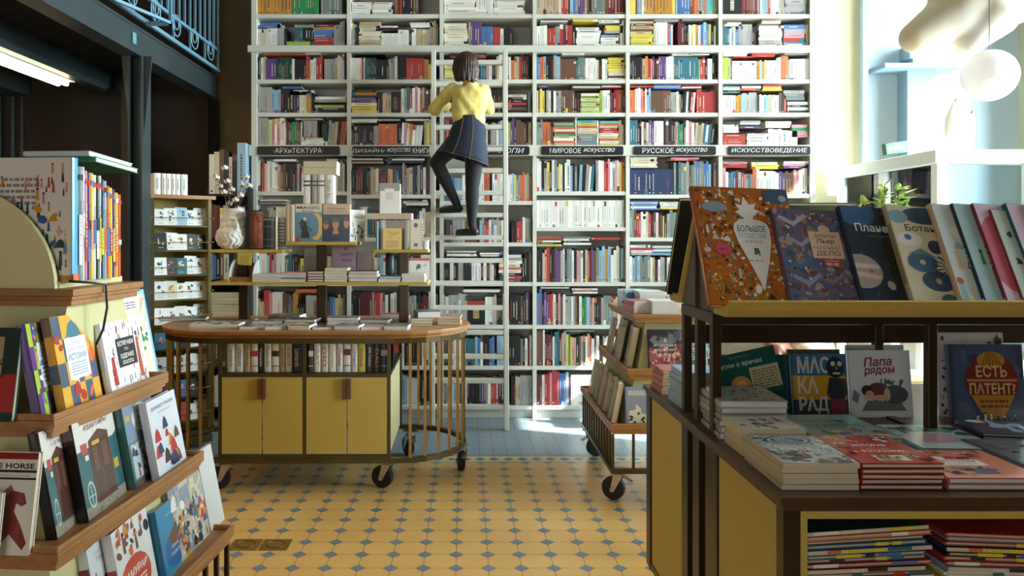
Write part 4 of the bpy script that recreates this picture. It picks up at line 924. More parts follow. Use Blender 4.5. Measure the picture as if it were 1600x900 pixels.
cn = {'W': 'white', 'I': 'pale blue', 'K': 'black', 'Q': 'charcoal', 'T': 'teal', 'C': 'cream', 'V': 'purple', 'B': 'blue', 'R': 'red', '2f7fa8': 'bright blue', '30a8c8': 'cyan'}
for r_ in range(9):
    z = Ht-.21-.195*r_
    rk(MB().box(.0185, Wd-.0185, -.006, Dp-.021, z-.014, z), 'card_shelf', 'olive'); rk(MB().tube([(-.01, -.02, z+.06), (Wd+.01, -.02, z+.06)], .0035, 6), 'guard_wire', 'brass')
    for e in (-.012, Wd+.012): rk(MB().ell((e, -.02, z+.06), .009, .009, .009, n=8, k=6), 'wire_knob', 'brass', smooth=True)
    x = .03
    for k in range(5):
        h = rnd.uniform(.125, .15); c = rc[r_][k]; w_ = .098
        M = RM @ Matrix.Translation((x, .012+.006*k, z+.0005)) @ Matrix.Rotation(R(-9), 4, 'X') @ Matrix.Rotation(R(rnd.uniform(-1, 4)), 4, 'Y')
        b = MB().box(0, w_, 0, .002, 0, h, jc(c, .03)); o = b.build('greeting_card', 'cover'); o.matrix_basis = M
        tag(o, '%s greeting card, %s from left in the %s row of the card rack' % (cn[c], ordn(k+1), ordn(r_+1)), 'card', 'greeting cards on the rack')
        ic = [['K', 'Z', 'R'], ['Q', 'T'], ['R', 'B', 'K'], ['A', 'Z']][rnd.randrange(4)] if c in 'WCI' else [['W', 'C'], ['O', 'P', 'C']][rnd.randrange(2)]
        art_mb(w_, h, [('n', 5, ic, .14, (.3, .35, .7, .8)), ('t', '~~~', .5, .15, .4, ic[0], .04)], r_*7+k).build('card_print', 'cover', o); x += .081
for k, (a, c) in enumerate(((.0, 'W'), (.055, 'C'), (.092, 'W'), (.129, 'C'), (.166, 'W'), (.21, 'W'))):
    w_ = .05 if k in (0, 5) else .035; M = RM @ Matrix.Translation((a+w_+.02, -.01, Ht+.0305)) @ Matrix.Rotation(PI/2, 4, 'Z')
    book(M, .13, .165, w_-.002, col(c), '%s small boxed book on top of the card rack, %s from left' % ({'W': 'white', 'C': 'cream'}[c], ordn(k+1)), [('n', 8, ['K'], .12, (.2, .2, .8, .8))] if k == 5 else None, [('t', 'books', .5, .5, 'K', .4)], 'small books on the card rack', page='paperw')
# ================================================================ PEOPLE
def organic(mb, name, m, parent, vox=.008, sm=6, disp=None, loc=None, post=None):
    me = mb.mesh('tmp'); o = bpy.data.objects.new('tmp', me); COL.objects.link(o)
    bm = bmesh.new(); bm.from_mesh(me); bmesh.ops.recalc_face_normals(bm, faces=bm.faces); bm.to_mesh(me); bm.free()
    r = o.modifiers.new('r', 'REMESH'); r.mode = 'VOXEL'; r.voxel_size = vox
    s_ = o.modifiers.new('s', 'SMOOTH'); s_.factor = .5; s_.iterations = sm
    dg = bpy.context.evaluated_depsgraph_get(); dg.update()
    n = bpy.data.meshes.new_from_object(o.evaluated_get(dg)); bpy.data.objects.remove(o)
    n.name = name; n.materials.clear(); n.materials.append(MATS[m])
    if disp:
        am, sc_ = disp; nn = [v.normal.copy() for v in n.vertices]
        for v, q in zip(n.vertices, nn): v.co += q*am*noise.noise(Vector(v.co)*sc_)
    if post: post(n)
    n.polygons.foreach_set('use_smooth', [True]*len(n.polygons))
    if parent is not None: n.transform(parent.matrix_basis.inverted())
    ob = bpy.data.objects.new(name, n); COL.objects.link(ob); ob.parent = parent
    return ob
def hand(mb, w, d, up, s=1, curl=.5, side=1):
    """palm at wrist w pointing along d, palm normal up; five fingers"""
    w = Vector(w); d = Vector(d).normalized(); up = (Vector(up)-d*Vector(up).dot(d)).normalized(); a = d.cross(up).normalized()*side
    mb.caps(w-d*.02, w+d*.03, .024*s, .026*s); 
    for k in (-1, -.3, .4, 1): mb.caps(w+d*.02+a*.014*k*s, w+d*.085*s+a*.027*k*s, .013*s, .0105*s)
    for k, L in ((-1, .055), (-.35, .072), (.33, .078), (1, .068)):
        p = w+d*.085*s+a*.028*k*s; dd = d; 
        for j, l in enumerate((.45, .3, .25)):
            dd = (dd+up*(-curl)*(.35+.25*j)).normalized(); q = p+dd*L*l*s; mb.caps(p, q, .0095*s-.0008*j, .0088*s-.0008*j); p = q
    p = w+d*.02+a*.022*s; q = p+(d*.5+a*.8-up*.25).normalized()*.04*s; mb.caps(p, q, .014*s, .0115*s); mb.caps(q, q+(d*.85+a*.35-up*.3).normalized()*.032*s, .0115*s, .009*s)
def head_shape(mb, c, f, s=1):
    """head at centre c looking along f (horizontal)"""
    c = Vector(c); f = Vector(f).normalized(); u = Vector((0, 0, 1)); r = f.cross(u).normalized()
    Mx = Matrix((r.to_4d()*1, f.to_4d()*1, u.to_4d()*1, (0, 0, 0, 1))).transposed(); Mx[3] = (0, 0, 0, 1)
    for i in range(3): Mx[i][3] = 0
    mb.ell(c+f*-.008, .076*s, .092*s, .098*s, M=Mx, n=20, k=14)
    mb.ell(c+f*.035-u*.055*s, .05*s, .052*s, .062*s, M=Mx); mb.ell(c+f*.07*s-u*.088*s, .022*s, .02*s, .018*s, M=Mx)
    mb.caps(c+f*.083*s+u*.0, c+f*.104*s-u*.034*s, .010*s, .013*s)
    for s_ in (-1, 1):
        mb.ell(c+r*.078*s*s_-f*.005-u*.015, .009*s, .018*s, .03*s, M=Mx); mb.ell(c+f*.08*s+r*.032*s*s_+u*.018*s, .022*s, .012*s, .008*s, M=Mx); mb.ell(c+f*.062*s+r*.042*s*s_-u*.025*s, .022*s, .018*s, .02*s, M=Mx)
    mb.ell(c+f*.084*s-u*.058*s, .024*s, .011*s, .005*s, M=Mx); mb.ell(c+f*.082*s-u*.067*s, .02*s, .011*s, .006*s, M=Mx)
    return Mx
def head_extras(par, c, f, s=1):
    c = Vector(c); f = Vector(f).normalized(); u = Vector((0, 0, 1)); r = f.cross(u).normalized()
    for s_ in (-1, 1):
        e = c+f*.077*s+r*.031*s*s_+u*.004*s
        MB().ell(e, .013*s, .013*s, .010*s, n=10, k=8).build('eye', 'white', par, world=True, smooth=True)
        MB().ell(e+f*.0095*s, .005*s, .005*s, .006*s, n=8, k=6).build('iris', 'hair', par, world=True, smooth=True)
        MB().caps(e+u*.022*s+f*.006-r*s_*.012, e+u*.024*s+f*.003+r*s_*.014, .003, .002).build('eyebrow', 'hair', par, world=True, smooth=True)
YW = 6.60
def W(a, b_, y=YW): return P(a, b_, y)
t = thing('person', 'dark-haired woman in yellow blouse and denim skirt climbing the white ladder', 'person', W(730, 371, 6.75))
f = Vector((-.45, .9, 0)).normalized()
hc = W(727, 104, 6.60)
b = MB(); head_shape(b, hc, f)
b.caps(W(732, 112, 6.59), W(735, 137, 6.60), .048, .046)
b.caps(W(716, 142, 6.61), W(752, 144, 6.61), .036, .036)
for (p0, p1, r0, r1) in ((W(724, 153), W(723, 172), .062, .068), (W(745, 154), W(743, 172), .062, .068), (W(724, 172), W(724, 190), .072, .075), (W(742, 172), W(741, 190), .072, .075),
                         (W(724, 205), W(722, 218), .085, .085), (W(740, 205), W(741, 218), .085, .085), (W(729, 188), W(728, 204), .075, .082), (W(737, 188), W(738, 204), .075, .082)):
    b.caps(p0, p1, r0, r1)
shL, elL, wrL = W(706, 139, 6.62), W(679, 169, 6.70), W(699, 165, 6.82)
shR, elR, wrR = W(757, 141, 6.62), W(764, 170, 6.72), W(748, 165, 6.85)
b.caps(shL, elL, .040, .036); b.caps(elL, wrL, .037, .024); b.caps(shR, elR, .040, .036); b.caps(elR, wrR, .037, .024)
hand(b, wrL, (.9, .35, -.05), (0, -.3, 1), curl=.5, side=-1); hand(b, wrR, (-.6, .8, .1), (0, 0, 1), curl=.4, side=1)
hpL, knL, anL = W(719, 216, 6.60), W(682, 254, 6.71), W(713, 317, 6.69)
hpR, knR, anR = W(743, 218, 6.60), W(738, 290, 6.655), W(737, 350, 6.68)
b.caps(hpL, knL, .088, .058); b.caps(hpR, knR, .088, .058)
for k_, a_, s_ in ((knL, anL, 1), (knR, anR, 1)):
    m_ = k_+(a_-k_)*.33+Vector((.0, -.015, 0)); b.caps(k_, m_, .054, .056); b.caps(m_, a_, .055, .033)
zrL, zrR = Z_(336, 6.87)+.021, Z_(371, 6.87)+.021
hlL, toL = Vector((anL.x+.015, 6.70, zrL+.034)), Vector((anL.x-.125, 6.84, zrL+.028))
hlR, toR = Vector((anR.x+.02, 6.70, zrR+.034)), Vector((anR.x-.11, 6.84, zrR+.028))
for a_, h_, o_ in ((anL, hlL, toL), (anR, hlR, toR)): b.caps(a_, h_, .032, .03); b.caps(h_, o_, .03, .024)
organic(b, 'body', 'skin', t, .0065, 5)
head_extras(t, hc, f)
# tights
b = MB()
for hp, kn, an, hl, to in ((hpL, knL, anL, hlL, toL), (hpR, knR, anR, hlR, toR)):
    m_ = kn+(an-kn)*.33+Vector((0, -.015, 0)); b.caps(hp, kn, .096, .064); b.caps(kn, m_, .06, .061); b.caps(m_, an, .06, .038); b.caps(an, hl, .037, .034); b.caps(hl, hl+(to-hl)*.8, .034, .028)
organic(b, 'tights', 'tights', t, .009, 6)
for hl, to in ((hlL, toL), (hlR, toR)):
    b = MB(); dn = Vector((0, 0, -.008)); b.caps(hl+dn+Vector((.005, 0, .004)), hl+(to-hl)*.5+dn, .040, .036); b.caps(hl+(to-hl)*.5+dn, to+dn, .036, .035); 
    def flat_(n, z0=min(hl.z, to.z)-.035):
        for v in n.vertices:
            if v.co.z < z0: v.co.z = z0
    organic(b, 'shoe', 'shoe', t, .007, 3, post=flat_)
# blouse
b = MB()
b.caps(W(733, 128), W(734, 134), .058, .072, fl=.9)
b.caps(W(713, 143), W(753, 145), .056, .056); b.ell(W(734, 160), .135, .10, .15); b.ell(W(734, 145), .13, .085, .07)
for (p0, p1, r0, r1) in ((W(723, 150), W(722, 174), .088, .086), (W(746, 151), W(744, 174), .088, .086), (W(723, 172), W(723, 187), .086, .090), (W(742, 172), W(742, 187), .086, .090)): b.caps(p0, p1, r0, r1)
b.caps(W(724, 186), W(741, 186), .088, .088)
b.caps(shL, elL, .056, .05); b.caps(elL, wrL-(wrL-elL)*.12, .05, .042); b.caps(shR, elR, .056, .05); b.caps(elR, wrR-(wrR-elR)*.12, .052, .04)
b.ell(elL+Vector((.01, 0, -.012)), .06, .05, .055)
def folds(n):
    for v in n.vertices:
        p = v.co; d_ = math.sin(p.x*38+p.z*22+4*noise.noise(p*7))*.004+noise.noise(p*13)*.007+abs(noise.noise(p*5))*.006
        v.co = p+v.normal*d_
organic(b, 'blouse', 'shirt', t, .008, 9, post=folds)
# collar
rg = []
for k, (r_, dz_) in enumerate(((.064, .0), (.060, .03), (.066, .034), (.07, .004))):
    c_ = W(734, 127, 6.595); rg.append([c_+Vector((r_*math.cos(2*PI*i/20), r_*math.sin(2*PI*i/20), dz_)) for i in range(20)])
MB().rings(rg, cap=False).build('collar', 'shirt', t, world=True, smooth=True)
# skirt
def ring_(cxp, cyp, rx, ry, tilt, y, n=48, wav=0, ph=0):
    c_ = W(cxp, cyp, y); out = []
    for i in range(n):
        a = 2*PI*i/n; k = 1+wav*math.sin(5*a+ph)+wav*.6*math.sin(8*a+1)
        x = rx*YW/F*math.cos(a)*k; out.append(c_+Vector((x, ry*math.sin(a)*k, -x*tilt+.0)))
    return out
SK = [(733, 183, 20, .098, .0, 6.60, 0), (732.5, 190, 23, .112, .02, 6.60, 0), (731.8, 202, 27.5, .128, .05, 6.60, .004), (730, 216, 29.5, .142, .10, 6.605, .01), (727.5, 230, 34, .158, .18, 6.615, .015), (724.5, 242, 38, .172, .25, 6.63, .02), (723, 249, 40.5, .178, .29, 6.635, .022)]
rg = [ring_(*s_[:6], wav=s_[6]) for s_ in SK]; inn = [ring_(s_[0], s_[1]-.3, s_[2]-1.6, s_[3]-.01, s_[4], s_[5], wav=s_[6]) for s_ in reversed(SK[2:])]
sk = MB().rings(rg+inn, cap=False).build('skirt', 'denim', t, world=True, smooth=True)
def seam(ang, w_=.002):
    pts = []
    i = int(ang/360*48) % 48
    for r_ in rg: v = r_[i]; c_ = sum(r_, Vector())/48; pts.append(v+(v-c_).normalized()*.0015)
    return MB().tube(pts, w_, 5)
for an in (248, 290, 205): seam(an).build('seam', 'stitch', sk, world=False).data.transform(t.matrix_basis.inverted())
c_ = [v+(v-sum(rg[-1], Vector())/48).normalized()*.002+Vector((0, 0, .012)) for v in rg[-1]]; MB().tube(c_+[c_[0]], .0016, 5).build('hem_stitching', 'stitch', sk).data.transform(t.matrix_basis.inverted())
MB().rings([[v+Vector((0, 0, dz_)) + (v-sum(rg[0], Vector())/48).normalized()*e for v in rg[0]] for dz_, e in ((-.03, .010), (-.03, .008), (.004, .004), (.004, -.002))], cap=False).build('waistband', 'denim', sk).data.transform(t.matrix_basis.inverted())
# hair: bob to the shoulders
b = MB(); u = Vector((0, 0, 1)); r = f.cross(u).normalized()
b.ell(hc-f*.018+u*.018, .095, .10, .108, n=20, k=14)
for k in range(17):
    a = PI*(.02+k*.06)+PI/2-.05-PI*.0; dirv = (-f*math.sin(k/16*PI)+r*math.cos(k/16*PI)).normalized()
    top = hc+dirv*.062+u*.04; bot = hc+dirv*(.092+.006*math.sin(k*3))-u*(.125+.012*math.sin(k*2.3))
    b.caps(top, hc+dirv*.088-u*.03, .045, .032); b.caps(hc+dirv*.088-u*.03, bot, .032, .014)
def strands(n):
    for v in n.vertices:
        q = v.co-hc; a = math.atan2(q.dot(r), q.dot(f)); v.co += v.normal*(.0035*math.sin(a*34+2*noise.noise(v.co*9))+.002*math.sin(a*71))
organic(b, 'hair', 'hair', t, .006, 4, post=strands)
# ---------------------------------------------------------------- person behind the right-hand display
YP = 4.0
t = thing('person', 'person in a white shirt standing behind the right display, only a hand and sleeve visible', 'person', (1.62, YP, 0))
b = MB(); q = lambda x, z, y=0: Vector((1.62+x, YP+y, z)); f2 = Vector((-.75, -.66, 0)).normalized(); hc2 = q(-.02, 1.60)
head_shape(b, hc2, f2, .95); b.caps(q(0, 1.50), q(0, 1.40), .05, .055); b.caps(q(-.13, 1.34), q(.13, 1.34), .055, .055)
for s_ in (-1, 1):
    b.caps(q(.07*s_, 1.30), q(.07*s_, 1.08), .09, .08); b.caps(q(.065*s_, 1.08), q(.075*s_, .9), .08, .10); b.caps(q(.08*s_, .88), q(.09*s_, .48), .085, .055); b.caps(q(.09*s_, .48), q(.09*s_, .1), .055, .035); b.caps(q(.09*s_, .06), q(.09*s_-.03, .035, -.15), .035, .03)
hL = P(1206, 541, 3.78); hR = P(1200, 536, 3.82)
e1, e2 = q(-.25, 1.10, -.03), q(.24, 1.10, -.03)
b.caps(q(-.19, 1.34), e1, .045, .038); b.caps(e1, hL, .036, .024); b.caps(q(.19, 1.34), e2, .045, .038); b.caps(e2, hR+Vector((.12, 0, .02)), .036, .024)
hand(b, hL, (.85, -.1, -.28), (0, -.6, .8), curl=.35, side=1); hand(b, hR+Vector((.12, .0, .02)), (-.85, -.2, -.1), (0, -.5, .8), curl=.5, side=1)
organic(b, 'body', 'skin', t, .008, 5); head_extras(t, hc2, f2, .95)
b = MB(); b.caps(q(-.13, 1.34), q(.13, 1.34), .07, .07)
for s_ in (-1, 1): b.caps(q(.07*s_, 1.30), q(.07*s_, 1.08), .105, .10); b.caps(q(.065*s_, 1.08), q(.075*s_, .84), .10, .125)
b.caps(q(-.19, 1.34), e1, .06, .052); b.caps(e1, hL-(hL-e1)*.1, .05, .04); b.caps(q(.19, 1.34), e2, .06, .052); b.caps(e2, hR+Vector((.14, 0, .02)), .05, .04)
organic(b, 'shirt', 'shirtw', t, .01, 4, disp=(.01, 12))
b = MB()
for s_ in (-1, 1): b.caps(q(.08*s_, .88), q(.09*s_, .48), .10, .07); b.caps(q(.09*s_, .48), q(.09*s_, .12), .07, .055)
organic(b, 'trousers', 'denim', t, .01, 4)
for s_ in (-1, 1): b = MB(); b.caps(q(.09*s_, .06), q(.09*s_-.03, .045, -.16), .045, .04); organic(b, 'shoe', 'shoe', t, .01, 3)
b = MB(); b.ell(hc2-f2*.02+u*.03, .088, .098, .095); organic(b, 'hair', 'hair', t, .008, 3, disp=(.006, 30))
# ================================================================ STEPPED DISPLAYS
def frustum(mb, x0, x1, y0, y1, z0, X0, X1, Y0, Y1, z1, c='G', m=0):
    vs = [(x0, y0, z0), (x1, y0, z0), (x1, y1, z0), (x0, y1, z0), (X0, Y0, z1), (X1, Y0, z1), (X1, Y1, z1), (X0, Y1, z1)]
    return mb.add(vs, [(3, 2, 1, 0), (4, 5, 6, 7), (0, 1, 5, 4), (1, 2, 6, 5), (2, 3, 7, 6), (3, 0, 4, 7)], c, m)
def tray(t, r, z, nm, m='oak', lip=.018, top=False):
    x0, x1, y0, y1 = r; q = MB()
    q.box(x0, x1, y0, y1, z-.022, z)
    q.box(x0+.008, x1-.008, y0+.008, y1-.008, z-.034, z-.022); q.box(x0+.016, x1-.016, y0+.016, y1-.016, z-.052, z-.034)
    if not top:
        for a in ((x0, x0+.012, y0, y1), (x1-.012, x1, y0, y1), (x0+.0121, x1-.0121, y0, y0+.012), (x0+.0121, x1-.0121, y1-.012, y1)): q.box(*a, z, z+lip)
    return q.build(nm, m, t, bevel=.003)
# ---------------- left foreground
TH = 4.5; ct, st = math.cos(R(TH)), math.sin(R(TH))
t = LD = thing('stepped_display', 'tall stepped yellow book display with wooden ledges, left foreground', 'display stand', (0, 0, 0), R(-TH))
RM = t.matrix_basis
rT, r2, r3, r4 = (-2.3, -1.36, 2.22, 2.65), (-2.36, -1.318, 2.06, 2.755), (-2.44, -1.228, 1.935, 2.862), (-2.52, -1.150, 1.81, 2.969)
zT, z2_, z3_, z4_ = 1.541, 1.182, .862, .540
tray(t, rT, zT, 'top_board', 'oakx', top=True); tray(t, r2, z2_, 'ledge'); tray(t, r3, z3_, 'ledge'); tray(t, r4, z4_, 'ledge')
def panel(rb, zb_, rt_, zt_, ins, ins2):
    q = MB(); frustum(q, rb[0]+ins, rb[1]-ins, rb[2]+ins, rb[3]-ins, zb_, rt_[0]+ins2, rt_[1]-ins2, rt_[2]+ins2, rt_[3]-ins2, zt_); q.build('panel', 'yellowl', t)
panel(r2, z2_+.0005, rT, zT-.0525, .075, .05); panel(r3, z3_+.0005, r2, z2_-.0525, .095, .05); panel(r4, z4_+.0005, r3, z3_-.0525, .10, .06)
for k in range(12):
    y = r4[2]+.02+k*(r4[3]-r4[2]-.04)/11; MB().box(r4[1]-.032, r4[1]-.016, y-.008, y+.008, .21, z4_-.053).build('cage_bar', 'bronze', t)
for k in range(10):
    x = r4[0]+.03+k*(r4[1]-r4[0]-.08)/9; MB().box(x-.008, x+.008, r4[2]+.016, r4[2]+.032, .21, z4_-.053).build('cage_bar', 'bronze', t)
q = MB(); x0, x1, y0, y1 = r4
for a in ((x0+.01, x0+.04, y0+.01, y1-.01), (x1-.04, x1-.01, y0+.01, y1-.01), (x0+.0401, x1-.0401, y0+.01, y0+.04), (x0+.0401, x1-.0401, y1-.04, y1-.01)): q.box(*a, .18, .21)
q.build('lower_frame', 'bronze', t)
for x, y in ((-1.25, 1.9), (-1.25, 2.85), (-2.4, 1.9), (-2.4, 2.85)):
    v = RM @ Vector((x, y, 0)); caster(t, v.x, v.y, .18, 30)
def vy_(px, xl):
    k = (px-726)/F; return xl*(ct+k*st)/(k*ct-st)
def lean_book(px0, px1, ptop, xl, z, c, label, art, t_=.02, lean=11, turn=6, out=0, **k):
    """book on the right-hand ledges, cover facing +x, spine at the near end"""
    ya, yb = vy_(px0, xl), vy_(px1, xl); v = RM @ Vector((xl, ya, z))
    h = k.pop('h', None) or ((EYE-z)+0-(ptop-370)*v.y/F*1.0)/math.cos(R(lean))
    M = RM @ Matrix.Translation((xl+out, ya, z+.001)) @ Matrix.Rotation(PI/2, 4, 'Z') @ Matrix.Rotation(R(-lean), 4, 'X') @ Matrix.Rotation(R(turn), 4, 'Z')
    return book(M, (yb-ya)/math.cos(R(turn)), h, t_, col(c), label, art, **k)
TILE1 = [('g', 4, 4, ['63407f', 'a9c43c'], (0, 0, 1, 1)), ('r', .42, .30, 1, .78, 'e8e8ee'), ('t', 'АЗБУКА', .7, .66, .45, '2c6a78', .09), ('l', .5, .35, .95, .58, 5, '6a7a9a')]+[('n', 16, ['B', 'T', 'P', 'Z', 'W'], .11, (.08, .08, .95, .95))]
TILE2 = [('g', 5, 4, ['e0a838', '4a5a72'], (0, 0, 1, 1)), ('n', 22, ['T', 'Z', 'R', 'C', 'O'], .09, (.06, .06, .94, .94)), ('r', .2, .76, .8, 1, 'e0a838'), ('p', [(.3, .76), (.4, .9), (.5, .94), (.62, .88), (.72, .76)], '4a7a8a'), ('r', .24, .30, .80, .75, 'eef0f4'), ('t', 'ЭТИ', .52, .68, .2, '8a96b0', .045), ('t', 'УДИВИТЕЛЬНЫЕ', .52, .62, .48, '8a96b0', .04), ('t', 'ИСТОРИИ', .52, .54, .48, '6a76a0', .07, 0, .02), ('l', .32, .34, .74, .49, 5, '9aa4b8')]
g = 'books on the left stepped display'
lean_book(66, 100, 507, -1.372, z2_, '5a3a7a', 'purple and lime tiled picture book, near end of the upper ledge', TILE1, .026, turn=10, spine=[('r', 0, .5, '4a2a6a')], group=g, seed=3)
lean_book(96, 128, 500, -1.385, z2_, '1f5a60', 'dark teal book mostly hidden behind the yellow tiled book', None, .03, turn=4, h=.27, group=g)
lean_book(104, 172, 497, -1.345, z2_, 'c98a2e', 'yellow and slate tiled book of stories on the upper ledge', TILE2, .026, turn=6, group=g, seed=5, spine=[('r', .8, 1, 'Z'), ('r', .3, .5, 'N')])
lean_book(130, 192, 500, -1.388, z2_, '8a4aa0', 'purple-edged book with pale blue cover at the back of the upper ledge', [('r', .06, .04, .94, .96, 'd0dce0'), ('e', .5, .93, .25, .03, 'B'), ('n', 12, ['G', 'I', 'T'], .08, (.5, .4, .9, .85))], .02, turn=2, h=.315, group=g)
lean_book(193, 252, 500, -1.384, z2_, '8ac0d8', 'large cream and light blue picture book at the far end of the upper ledge', [('r', .05, .03, .94, .95, 'e8dcc0'), ('r', .35, .78, .72, .9, 'f0ece0'), ('l', .38, .8, .7, .89, 3, 'V'), ('e', .55, .97, .2, .03, 'L'), ('n', 14, ['K', 'E', 'Z', 'T'], .07, (.1, .1, .9, .75)), ('p', [(.75, .7), (.95, .9), (.85, .92)], 'J')], .02, turn=2, h=.325, group=g, seed=8)
lean_book(176, 245, 500, -1.345, z2_, 'ececf0', 'white fashion picture book with black square title on the upper ledge', [('n', 60, ['R', 'K', 'N', 'O', 'Z', 'M'], .03, (.06, .05, .94, .95), 'f'), ('r', .28, .32, .76, .74, '2a2a2e'), ('t', 'ВСТРЕЧАЕМ', .52, .66, .40, 'W', .07, 0, .02), ('t', 'ПО', .52, .57, .1, 'W', .04), ('t', 'ОДЕЖКЕ', .52, .47, .34, 'W', .08, 0, .02), ('l', .38, .36, .66, .42, 2, 'W'), ('p', [(.78, .1), (.88, .1), (.86, .7), (.8, .7)], 'c0562e'), ('e', .83, .76, .03, .04, 'Z'), ('p', [(.1, .1), (.2, .1), (.18, .5), (.12, .5)], 'R')], .022, turn=5, h=.235, group=g, seed=9)
DOOR = [('r', 0, .62, 1, 1, 'd8d2c8'), ('r', 0, .12, 1, .66, '2f5f66'), ('p', [(0, .1), (1, .12), (1, .7), (.75, .6), (.75, .5), (0, .58)], '2f5f66'), ('r', 0, 0, 1, .12, '9a9282'), ('n', 90, ['8a8272', 'a8a090', '7a7264'], .02, (.02, .01, .98, .11), 'e'), ('p', [(.28, .1), (.78, .1), (.78, .74), (.55, .80), (.28, .72)], '5a3a30'), ('r', .32, .14, .5, .68, '4a2c24'), ('r', .54, .14, .74, .70, '4a2c24'), ('r', .35, .4, .47, .64, '6a4438'), ('r', .57, .4, .71, .66, '6a4438'), ('r', .36, .66, .54, .70, 'c9a23a'), ('r', .1, .62, .24, .72, 'b84a44'), ('r', .16, .55, .24, .6, 'C'), ('e', .17, .22, .09, .13, 'c8ccc8', 0, 18), ('e', .17, .22, .075, .11, '3a6a70'), ('r', .165, .1, .175, .34, 'c8ccc8'), ('r', .09, .2, .25, .21, 'c8ccc8'), ('r', .8, .32, .92, .42, 'c9a23a')]
lean_book(90, 140, 662, -1.29, z3_, '3a2420', 'nearest of two books with an old brown door on the cover', DOOR+[('t', 'ГОВОРЯТ', .55, .90, .62, '8a5a5a', .045), ('t', 'С ДЕТЬМИ', .6, .84, .5, '8a5a5a', .04)], .030, turn=9, h=.30, group=g, spine=[('r', 0, .6, '14100e')])
lean_book(139, 214, 630, -1.275, z3_, '3a2420', 'second book with an old brown door on the cover, right of its twin', DOOR+[('t', 'ИСТОРИЯ СТАРОЙ', .52, .92, .72, '9a5a5a', .045), ('t', 'КВАРТИРЫ', .52, .86, .56, '9a5a5a', .055, 0, .01)], .034, turn=7, h=.305, group=g, spine=[('r', 0, .75, '14100e'), ('r', .8, .95, 'Z')])
lean_book(213, 262, 605, -1.285, z3_, '4a7a7a', 'slate book with white oval title beside the door books', [('r', 0, .52, 1, 1, '8090a0'), ('e', .58, .77, .32, .17, 'e8e8e8'), ('t', 'КНИГА', .58, .85, .42, '2a3a4a', .06), ('t', 'НАШЕГО', .58, .77, .34, '2a3a4a', .045), ('t', 'ДЕТСТВА', .58, .69, .5, '2a3a4a', .06), ('r', .05, .78, .2, .84, 'c9a24a'), ('r', .06, .1, .94, .5, 'b8c4c8'), ('n', 30, ['R', 'N', 'T', 'W', 'Z'], .08, (.1, .12, .9, .48)), ('r', 0, 0, 1, .08, '5a4a44')], .03, turn=5, h=.285, group=g)
lean_book(250, 303, 620, -1.25, z3_, 'dcdce4', 'white book with black title and small toy pictures at the end of the middle ledge', [('t', 'ДАНИИЛ ГРАНИН', .5, .88, .78, '1a1a1a', .05, 0, .02), ('n', 14, ['Z', 'N', 'R', 'A', 'K'], .11, (.12, .08, .9, .72), 's'), ('l', .3, .8, .75, .83, 1, 'G')], .026, turn=6, h=.27, group=g, seed=12)
lean_book(160, 205, 850, -1.21, z4_, 'd8dce0', 'pale book titled in red, nearest on the lowest ledge', [('t', 'КНИГА ПРО', .5, .9, .5, 'G', .04), ('t', 'ТАНКИ', .55, .82, .5, 'b83a44', .06), ('n', 10, ['E', 'Z', 'K'], .12, (.1, .1, .9, .7))], .03, turn=8, h=.26, group=g, spine=[('r', 0, .8, 'M')])
lean_book(198, 262, 840, -1.19, z4_, 'e4e2e0', 'white book with big red-orange circle titled samurai on the lowest ledge', [('e', .45, .33, .42, .27, 'c8442a'), ('t', 'САМУРАИ', .45, .42, .7, 'W', .09, 0, .02, .2), ('l', .2, .2, .72, .34, 3, 'W'), ('n', 24, ['R', 'Z', 'A', 'K', 'O'], .08, (.08, .62, .92, .95))], .03, turn=6, h=.27, group=g, spine=[('r', 0, .6, 'R')], seed=4)
lean_book(262, 306, 815, -1.20, z4_, '2f86b0', 'bright blue book on the lowest ledge between white covers', [('t', 'история', .55, .82, .4, 'W', .03), ('e', .5, .3, .4, .25, '2468a0'), ('p', [(.3, .5), (.9, .75), (.95, .6), (.5, .3)], 'Z'), ('t', 'Моря', .5, .35, .3, 'W', .06, 0, 0, .3), ('t', 'подвиги', .5, .25, .4, 'W', .05, 0, 0, .3), ('n', 6, ['W', 'R'], .05, (.6, .1, .95, .5))], .034, turn=6, h=.235, group=g)
lean_book(282, 356, 775, -1.215, z4_, 'a8a4a8', 'busy illustrated town cover at the far end of the lowest ledge', [('g', 5, 5, ['b8a898', '8a94a4', 'c8bca8'], (0, 0, 1, 1)), ('r', .42, .55, .68, .82, 'd8c8a0'), ('n', 90, ['Z', 'R', 'N', 'T', 'K', 'C', 'A'], .045, (.03, .03, .97, .5)), ('n', 24, ['I', 'W', 'G'], .07, (.03, .5, .97, .95))], .03, turn=3, h=.30, group=g, seed=6)
lean_book(330, 352, 758, -1.228, z4_, 'c8c4c0', 'thin pale book peeking out behind the illustrated town book', None, .015, turn=1, h=.315, group=g)
